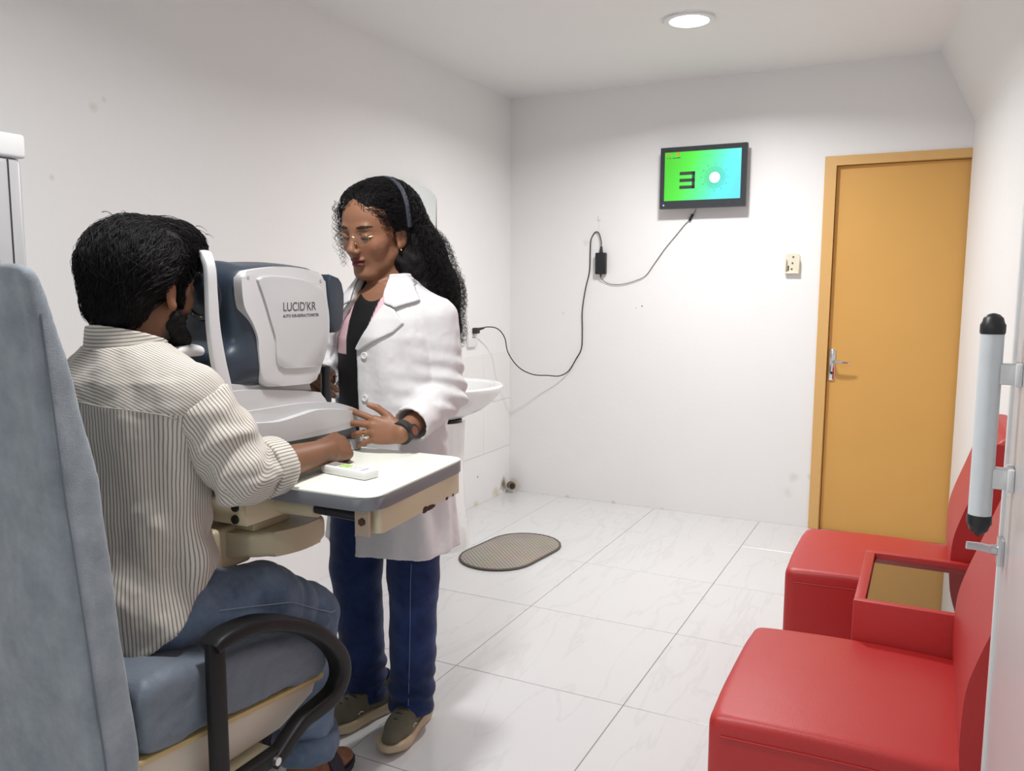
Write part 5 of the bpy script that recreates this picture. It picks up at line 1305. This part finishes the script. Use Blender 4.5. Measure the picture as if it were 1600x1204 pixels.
# right fist resting beside the machine base, back of the hand up and towards the room
hy_ = unit(A(-.20, .97, .02)); hz_ = A(.62, .0, .78); hz_ = unit(hz_-hy_*(hz_@hy_)); hx_ = np.cross(hy_, hz_)
info_r = hand_sdf(f, W_R, np.stack([hx_, hy_, hz_], 1), -1, [(1.05, 1.25, .7), (1.1, 1.3, .7), (1.15, 1.35, .7), (1.2, 1.35, .7)], spread=(.05, .01, -.03, -.08),
                  thumb=[(.020, .020, -.012), (.038, .052, -.026), (.036, .080, -.038), (.022, .096, -.044)], s=1.03)
hy_ = unit(A(.12, .97, .0)); hz_ = A(-.3, .0, .95); hz_ = unit(hz_-hy_*(hz_@hy_)); hx_ = np.cross(hy_, hz_)
hand_sdf(f, W_L, np.stack([hx_, hy_, hz_], 1), 1, [(.3, .4, .3)]*4, s=1.0)
f.all(lambda F_, X, Y, Z: np.where((Y > 1.345), np.maximum(F_, TZ+.001-Z), F_))
V, Fc = f.mesh(1); P = (V-OM)@RM/SM
C = paint(lin(118, 80, 57), V)
bd = sstep(-.040, -.056, P[:, 2]+.25*np.maximum(.03-P[:, 1], 0))*sstep(-.02, .01, P[:, 1])*(P[:, 2] > -.15)*(np.linalg.norm(P, axis=1) < .16)
C = mixc(C, lin(24, 19, 18), .92*bd)
C = mixc(C, lin(24, 18, 16), .8*sstep(.008, .0, np.abs(P[:, 2]+.048)-.004)*(P[:, 1] > .075)*(np.abs(P[:, 0]) < .03))
sbn = sstep(.0, .015, P[:, 1])*sstep(.045, .03, P[:, 1])*(P[:, 2] < .05)*(np.abs(P[:, 0]) > .045)*sstep(-.07, -.05, P[:, 2]); C = mixc(C, lin(30, 23, 20), .75*sbn)
for q in (1, -1):
    bx_ = (P[:, 0]*q-.033)/.023; bz_ = (P[:, 2]-(.0245-.004*np.maximum(bx_, 0)**2))/.0055
    C = mixc(C, lin(22, 16, 15), sstep(.0, .5, 1-(bx_**2+bz_**2))*(P[:, 1] > .05))
ear = np.exp(-((np.abs(P[:, 0])-.08)/.014)**2-((P[:, 1]+.01)/.02)**2-((P[:, 2]+.006)/.032)**2); C = mixc(C, lin(168, 112, 84), .6*ear)
body_m = from_arrays('body', V, Fc, M_skin, ma_, attrs={'Col': C})

# beard
fb_ = Field((0.77, 1.20, 1.12), (0.97, 1.36, 1.26), .0035)
WM = lambda x, y, z: OM+RM@(A(x, y, z)*SM)
fb_.cone(WM(-.052, .006, -.060), WM(-.022, .062, -.104), .024, .026, .01); fb_.cone(WM(.052, .006, -.060), WM(.022, .062, -.104), .024, .026, .01); fb_.ell(WM(0, .070, -.108), A(.036, .026, .022), RM, .015)
fb_.ell(WM(0, .120, -.050), A(.040, .040, .034), RM, .01, 'sub')
V, Fc = fb_.mesh(1); nb = vnormals(V, Fc); V = V+nb*(.0045*noise3(V, 110, 3))[:, None]
beard = from_arrays('beard', V, Fc, M_hair2, ma_)

# hair
f = Field((0.72, 1.03, 1.12), (1.02, 1.38, 1.47), .0045)
EM = lambda c, r, k=.02, mode='add': f.ell(WM(*c), A(*r)*SM, RM, k, mode)
EM((0, .012, .078), (.084, .094, .062), 0); EM((0, -.048, .036), (.094, .084, .090), .03); EM((0, -.074, -.042), (.068, .046, .058), .03); EM((0, .070, .090), (.062, .045, .040), .03)
EM((.055, -.010, .048), (.042, .062, .052), .02); EM((-.055, -.010, .048), (.042, .062, .052), .02)
EM((0, .105, -.020), (.085, .070, .072), .01, 'sub')
for q in (1, -1):
    EM((q*.102, .014, -.046), (.042, .052, .066), .008, 'sub')
    f.cone(WM(q*.064, .018, .02), WM(q*.062, .020, -.030), .010, .006, .006)
V, Fc = f.mesh(1); nb = vnormals(V, Fc); PMl = (V-OM)@RM/SM; V0m = V.copy()
wv = np.sin(PMl[:, 1]*70+8*noise3(PMl, 14, 6)+PMl[:, 2]*40)
V = V+nb*(.0085*noise3(V, 22, 51)+.0040*wv-.003)[:, None]
tf = WM(-.012, -.132, .050); V = V+nb*(.014*np.exp(-(np.linalg.norm(V-tf, axis=1)/.018)**2))[:, None]
hairm = from_arrays('hair', V, Fc, M_hair2, ma_)
def flow_strands(n, m, seed, length, lift, amp, wl, mask, dirfn):
    r = np.random.default_rng(seed); idx = np.where(mask)[0]; p = V0m[r.choice(idx, n)].copy(); L_ = length[0]+(length[1]-length[0])*r.random(n); st = (L_/(m-1))[:, None]
    pts = []; d = None; wv = r.normal(size=(n, 3))*.22; lf = lift*(.3+1.2*r.random(n))
    for i in range(m):
        pts.append(p.copy()); g_ = grad(f, p); fl = dirfn(p)+wv; tg = unit_rows(fl-g_*(fl*g_).sum(1)[:, None]); d = tg if d is None else unit_rows(.5*d+.5*tg)
        p = p+d*st; p = p-g_*((np.clip(sample(f, p), -.03, .03)-lf*(.4+.6*math.sin(math.pi*i/(m-1))))*.6)[:, None]
    S = np.stack(pts, 1); T = np.gradient(S, axis=1); T /= np.maximum(np.linalg.norm(T, axis=2), 1e-9)[..., None]; a = np.cross(T, A(.2, .3, .9)); a /= np.maximum(np.linalg.norm(a, axis=2), 1e-9)[..., None]
    ph = r.random(n)*6.28; t_ = np.arange(m)[None, :]*st/wl*6.28+ph[:, None]
    return S+a*(amp*np.sin(t_))[..., None]
def dm(p):
    q = (p-OM)@RM/SM; out = np.stack([q[:, 0]*6, np.where(q[:, 1] > .0, .9, -.5)*np.ones(len(q))-.2, -.35-8*np.maximum(.09-q[:, 2], 0)*.6], 1); return out@RM.T
Sm1 = flow_strands(3200, 16, 4, (.04, .08), .006, .003, .06, PMl[:, 2] > -.02, dm)
Sm2 = flow_strands(2000, 12, 5, (.03, .06), .0015, .0015, .05, PMl[:, 2] < .05, lambda p: np.tile(A(0, .35, -1), (len(p), 1)))
Sm3 = flow_strands(1500, 14, 14, (.03, .07), .003, .003, .06, (PMl[:, 1] > -.03) & (PMl[:, 2] > .04), lambda p: np.tile(RM@A(.15, 1, -.1), (len(p), 1))+.6*unit_rows((p-OM)*A(1, 0, 0)+1e-6))
for S, r0 in ((Sm1, .0007), (Sm2, .0006), (Sm3, .0007)):
    Vs, Fs = strands_mesh(S, r0, r0*.4); o = from_arrays('hair_strands', Vs, Fs, M_hair, hairm); o['kind'] = 'stuff'
# stray locks at the crown and over the forehead
r_ = np.random.default_rng(4); LK = []
for i in range(22, 60):
    if i < 22: c0, d0 = A(-.02+.02*r_.normal(), -.125+.006*r_.normal(), .055+.015*r_.normal()), A(.2*r_.normal(), -.3, .7)
    elif i < 48: c0, d0 = A(.03*r_.normal(), .06+.03*r_.normal(), .125+.004*r_.normal()), A(.3*r_.normal(), .8, .45)
    else: c0, d0 = A(.03*r_.normal(), -.02+.03*r_.normal(), .132), A(.4*r_.normal(), .5*r_.normal(), .5)
    d0 = unit(d0); t_ = np.linspace(0, 1, 14)[:, None]; ln_ = .016+.020*r_.random(); bend = A(.2*r_.normal(), .35*np.sign(d0[1]), -1.0)
    LK.append(OM+((c0+d0*ln_*t_+bend*ln_*.75*t_**2)*SM)@RM.T)
Vs, Fs = strands_mesh(np.array(LK), .0009, .0003); o = from_arrays('hair_strands', Vs, Fs, M_hair, hairm); o['kind'] = 'stuff'

# striped shirt
M_str, nt, b, N, L = node_mat('striped_cotton')
b.inputs['Roughness'].default_value = .85; b.inputs['Specular IOR Level'].default_value = .15; b.inputs['Sheen Weight'].default_value = .1
def attr(n_): a = N.new('ShaderNodeAttribute'); a.attribute_name = n_; return a.outputs['Fac']
gt = N.new('ShaderNodeMath'); gt.operation = 'GREATER_THAN'; gt.inputs[1].default_value = 0.0; L.new(attr('yoke'), gt.inputs[0])
mxs = N.new('ShaderNodeMix'); mxs.data_type = 'FLOAT'; L.new(gt.outputs[0], mxs.inputs['Factor']); L.new(attr('stripe_a'), mxs.inputs['A']); L.new(attr('stripe_b'), mxs.inputs['B'])
fr_ = N.new('ShaderNodeMath'); fr_.operation = 'FRACT'; L.new(mxs.outputs['Result'], fr_.inputs[0])
rp = N.new('ShaderNodeValToRGB'); e = rp.color_ramp.elements; lt_, dk_ = srgb(204, 199, 191), srgb(142, 134, 124)
e[0].position = 0.0; e[0].color = lt_; e[1].position = 1.0; e[1].color = lt_
for p_, c_ in ((.54, lt_), (.62, dk_), (.90, dk_), (.98, lt_)): q = e.new(p_); q.color = c_
L.new(fr_.outputs[0], rp.inputs['Fac']); L.new(rp.outputs['Color'], b.inputs['Base Color'])
tc = N.new('ShaderNodeTexCoord'); n_ = N.new('ShaderNodeTexNoise'); n_.inputs['Scale'].default_value = 500; L.new(tc.outputs['Object'], n_.inputs['Vector'])
bp_ = N.new('ShaderNodeBump'); bp_.inputs['Strength'].default_value = .2; bp_.inputs['Distance'].default_value = .0015; L.new(n_.outputs['Fac'], bp_.inputs['Height']); L.new(bp_.outputs['Normal'], b.inputs['Normal'])
PIT = .0072
f = Field((0.60, 1.00, 0.47), (1.14, 1.40, 1.20), .0045)
sk_ = [(.47, NX, 1.180, .196, .146), (.56, NX, 1.178, .194, .142), (.66, NX, 1.176, .183, .132), (.78, NX, 1.172, .172, .122), (.90, NX, 1.174, .178, .121), (.99, NX-.005, 1.172, .196, .128), (1.05, NX-.006, 1.168, .198, .122), (1.10, NX-.004, 1.164, .176, .111), (1.135, NX, 1.163, .125, .094), (1.165, NX, 1.163, .086, .082)]
def shirt_fold(th, X, Y, Z):
    low_ = np.clip((.95-Z)/.35, 0, 1)
    return low_*(.007*np.sin(4*th+14*Z)+.006*np.sin(7*th-22*Z+2)+.004*np.sin(3*th+40*Z))+.002*np.sin(10*th+15*Z)
f.stack(sk_, k=0, fold=shirt_fold)
for q, s_ in ((1, S_R), (-1, S_L)): f.cone((NX+q*.055, 1.170, 1.104), s_+A(-q*.008, 0, .004), .064, .070, .03)
f.cone((NX, 1.158, 1.13), (NX, 1.175, 1.25), .068, .074, 0.0, 'sub')
f.ell((NX, 1.262, 1.13), (.050, .045, .065), k=.004, mode='sub')
hemz = lambda X, Y: np.interp(Y.ravel(), [1.00, 1.06, 1.09, 1.13, 1.16, 1.20, 1.25], [.565, .570, .583, .618, .652, .700, .730]).astype(np.float32)[None, :, None]-np.clip((1.03-X)*.5, 0, .065)
f.all(lambda F_, X, Y, Z: np.maximum(F_, hemz(X, Y)-Z))
V, Fc = f.mesh(1); nb = vnormals(V, Fc)
for (a0, a1, am, wd) in ((A(1.01, 1.10, .82), A(.93, 1.30, .60), .010, .020), (A(1.03, 1.16, .90), A(.99, 1.30, .72), .009, .018), (A(.76, 1.05, .72), A(1.0, 1.09, .86), .007, .016), (A(.93, 1.06, .60), A(1.04, 1.22, .72), .011, .022), (A(.86, 1.05, .55), A(1.0, 1.10, .62), .008, .016)):
    t_ = seg_t(V, a0, a1); d = np.linalg.norm(V-(a0+(a1-a0)*t_[:, None]), axis=1); V = V+nb*(am*np.exp(-(d/wd)**2)*(1-.5*np.abs(2*t_-1)))[:, None]
V = V+nb*(.007*noise3(V*A(1, 1, .7), 13, 61)+.002*noise3(V, 45, 62))[:, None]
th = np.arctan2((V[:, 0]-NX)/.18, -(V[:, 1]-1.18)/.13)   # 0 at the back
arc = np.interp(th, np.linspace(-math.pi, math.pi, 181), np.cumsum(np.sqrt((.185*np.cos(np.linspace(-math.pi, math.pi, 181)))**2+(.132*np.sin(np.linspace(-math.pi, math.pi, 181)))**2))*2*math.pi/180)
zy = 1.062-.12*(V[:, 0]-NX)
yk = np.where(V[:, 1] < 1.20, V[:, 2]-zy, V[:, 2]-1.062)
at_ = {'stripe_a': arc/PIT, 'stripe_b': (V[:, 2]+V[:, 1]+.12*(V[:, 0]-NX))*1.0/PIT*.95, 'yoke': yk}
shirt = from_arrays('shirt', V, Fc, M_str, ma_, attrs=at_)
# yoke seam
M_strs = mat('shirt_seam', srgb(168, 162, 152), .85)
P_ = np.array([[NX+.17*math.sin(t), 1.178-.125*math.cos(t), 1.062-.0204*math.sin(t)] for t in np.linspace(-1.35, 1.35, 30)])
for _ in range(6): P_ = P_-grad(f, P_)*np.clip(sample(f, P_)-.0015, -.03, .03)[:, None]
MB().tube([tuple(p) for p in P_], .0014, n=5).build('yoke_seam', M_strs, shirt)
# collar
f = Field((0.76, 1.06, 1.08), (0.98, 1.30, 1.22), .0032)
f.cone((NX, 1.160, 1.118), (NX, 1.168, 1.185), .080, .0785, 0.0)
f.all(lambda F_, X, Y, Z: np.maximum(F_, Z-(1.190-(Y-1.16)*.28)))
f.cone((NX, 1.158, 1.08), (NX, 1.174, 1.21), .074, .0715, 0.0, 'sub')
f.ell((NX, 1.268, 1.12), (.040, .05, .07), k=.003, mode='sub')
V, Fc = f.mesh(1); th = np.arctan2(V[:, 0]-NX, -(V[:, 1]-1.165))
from_arrays('collar', V, Fc, M_str, shirt, attrs={'stripe_a': (V[:, 2]*1.0-V[:, 1]*.1)/PIT, 'stripe_b': V[:, 2]/PIT, 'yoke': np.full(len(V), -1.)})
# sleeves with rolled cuffs
def man_sleeve(S_, E_, Wp, q):
    CU = E_+(Wp-E_)*.34; lo = np.minimum(np.minimum(S_, E_), Wp)-.11; hi = np.maximum(np.maximum(S_, E_), Wp)+.11
    f = Field(lo, hi, .0042)
    f.cone(S_+A(-q*.004, 0, .002), E_, .0725, .060, 0.0); f.cone(S_+(E_-S_)*.5, E_+A(-q*.01, -.006, -.006), .068, .058, .03); f.cone(E_, E_+(Wp-E_)*.62, .058, .054, .025)
    d = unit(Wp-E_)
    f.all(lambda F_, X, Y, Z: np.maximum(F_, (X-CU[0])*d[0]+(Y-CU[1])*d[1]+(Z-CU[2])*d[2]))
    u_ = unit(S_-E_)
    sp0 = S_+(E_-S_)*.05; f.all(lambda F_, X, Y, Z: np.maximum(F_, (X-sp0[0])*u_[0]+(Y-sp0[1])*u_[1]+(Z-sp0[2])*u_[2]))
    f.cone(CU-d*.04, CU+d*.03, .045, .048, 0.0, 'sub')
    f.all(lambda F_, X, Y, Z: np.where(Y > 1.350, np.maximum(F_, TZ+.001-Z), F_))
    V, Fc = f.mesh(1); nb = vnormals(V, Fc)
    sA = (V-S_)@unit(E_-S_); dE = np.linalg.norm(V-E_, axis=1)
    n_ = unit(np.cross(E_-S_, Wp-E_)); 
    V = V+nb*(.0065*np.exp(-(dE/.07)**2)*np.sin(sA*95+5*noise3(V, 12, 4))+.005*noise3(V*A(1, 1, .6), 16, 71)+.004*np.sin(sA*70+5*noise3(V, 9, 2)))[:, None]
    def ang_(V, a_, b_):
        t = unit(b_-a_); w_ = np.cross(t, n_); r_v = V-a_; return np.arctan2(r_v@n_*q, -(r_v@w_)*1.0)
    dl_ = np.linalg.norm(V-(S_+(E_-S_)*seg_t(V, S_, E_)[:, None]), axis=1); d2_ = np.linalg.norm(V-(E_+(Wp-E_)*seg_t(V, E_, Wp)[:, None]), axis=1)
    wgt = sstep(-.022, .022, (V-E_)@unit(unit(E_-S_)+unit(Wp-E_)))
    a1, a2 = ang_(V, S_, E_), ang_(V, E_, Wp)
    aa = a1+(((a2-a1+math.pi) % (2*math.pi))-math.pi)*wgt
    sl = from_arrays('sleeve', V, Fc, M_str, shirt, attrs={'stripe_a': aa*.064/PIT, 'stripe_b': aa, 'yoke': np.full(len(V), -1.)})
    # rolled cuff
    f = Field(CU-.10, CU+.10, .0036); c0, c1 = CU-d*.056, CU+d*.004
    f.cone(c0-d*.05, c1+d*.05, .0665, .0625, 0.0)
    f.all(lambda F_, X, Y, Z: np.maximum(np.maximum(F_, (X-c1[0])*d[0]+(Y-c1[1])*d[1]+(Z-c1[2])*d[2]), -((X-c0[0])*d[0]+(Y-c0[1])*d[1]+(Z-c0[2])*d[2])))
    f.cone(c0-d*.06, c1+d*.06, .0555, .0500, 0.0, 'sub')
    f.all(lambda F_, X, Y, Z: np.where(Y > 1.350, np.maximum(F_, TZ+.001-Z), F_))
    V, Fc = f.mesh(2); nb = vnormals(V, Fc); V = V+nb*(.003*noise3(V, 22, 81))[:, None]
    aa = ang_(V, E_, Wp); from_arrays('rolled_cuff', V, Fc, M_str, shirt, attrs={'stripe_a': aa*.060/PIT, 'stripe_b': aa, 'yoke': np.full(len(V), -1.)})
man_sleeve(S_R, E_R, W_R, 1); man_sleeve(S_L, E_L, W_L, -1)

# jeans, seated, hems rolled up
M_jm = denim('washed_denim', srgb(70, 88, 112), srgb(118, 136, 160))
f = Field((0.62, 1.00, 0.08), (1.14, 1.70, 0.72), .0055)
f.ell((NX, 1.170, .605), (.166, .132, .098), k=0)
for q in (1, -1):
    f.chain([A(NX+q*.080, 1.20, .605), A(NX+q*.115, 1.40, .560), A(NX+q*.125, 1.545, .478)], [.084, .084, .074], .03)
    f.chain([A(NX+q*.125, 1.545, .476), A(NX+q*.120, 1.55, .30), A(NX+q*.112, 1.545, .10)], [.074, .070, .068], .02)
f.all(lambda F_, X, Y, Z: np.maximum(F_, .125-Z))
V, Fc = f.mesh(1); nb = vnormals(V, Fc)
kn = np.exp(-((V[:, 1]-1.50)/.08)**2)
V = V+nb*(.006*noise3(V*A(1, .8, 1), 12, 91)+.004*kn*np.sin(V[:, 1]*90-V[:, 2]*60)+.002*noise3(V, 40, 92))[:, None]
jm = from_arrays('jeans', V, Fc, M_jm, ma_)
for q in (1, -1):
    c = MB(); cx_, cy_ = NX+q*.113, 1.546
    c.lathe([(.068, .178), (.080, .176), (.083, .150), (.082, .118), (.079, .112), (.068, .114), (.066, .150)], (cx_, cy_, 0), 36)
    for v in c.bm.verts: v.co += Vector((.003*math.sin(v.co.y*90+v.co.z*60), .003*math.cos(v.co.x*80), 0))
    c.build('rolled_hem', M_jm, jm, 80)
    pts_ = np.array([[NX+q*(.165+.03*min(1, (y-1.2)/.2)), y, np.interp(y, [1.18, 1.40, 1.545], [.62, .572, .495])] for y in np.linspace(1.22, 1.56, 22)])
    for _ in range(6): pts_ = pts_-grad(f, pts_)*np.clip(sample(f, pts_)-.004, -.03, .03)[:, None]
    MB().tube([tuple(p) for p in pts_], .0015, n=5).build('side_seam', mat('seam_thread', srgb(132, 146, 166), .8), jm)
    # foot and sandal
    fx, fy = NX+q*.112, 1.52
    ff = Field((fx-.06, fy-.08, 0.0), (fx+.06, fy+.22, .16), .0045)
    ff.cone((fx, fy+.02, .15), (fx, fy+.01, .06), .040, .038, 0); ff.cone((fx, fy-.02, .045), (fx, fy+.12, .035), .034, .034, .02); ff.ell((fx, fy+.15, .032), (.040, .045, .016), k=.02)
    ff.all(lambda F_, X, Y, Z: np.maximum(F_, .018-Z))
    V, Fc = ff.mesh(1); from_arrays('foot', V, Fc, M_skin, ma_, attrs={'Col': paint(lin(132, 90, 64), V)})
    sn = MB(); ol = curve_pts([(fx, fy-.065), (fx+.034, fy-.04), (fx+.036, fy+.05), (fx+.046, fy+.13), (fx+.020, fy+.20), (fx-.020, fy+.20), (fx-.044, fy+.13), (fx-.036, fy+.05), (fx-.034, fy-.04), (fx, fy-.065)], 4)[:-1]
    sn.prism(ol, .001, .018, 'z', bev=.004); sd_ = sn.build('sandal', mat('navy_sandal', srgb(38, 40, 60), .6), ma_)
    MB().tube([(fx-.046, fy+.10, .02), (fx-.034, fy+.10, .056), (fx, fy+.10, .074), (fx+.034, fy+.10, .056), (fx+.046, fy+.10, .02)], .004, n=10, rx=.022, up=(0, 1, 0), smooth_it=2).build('strap', MATS['navy_sandal'], sd_)
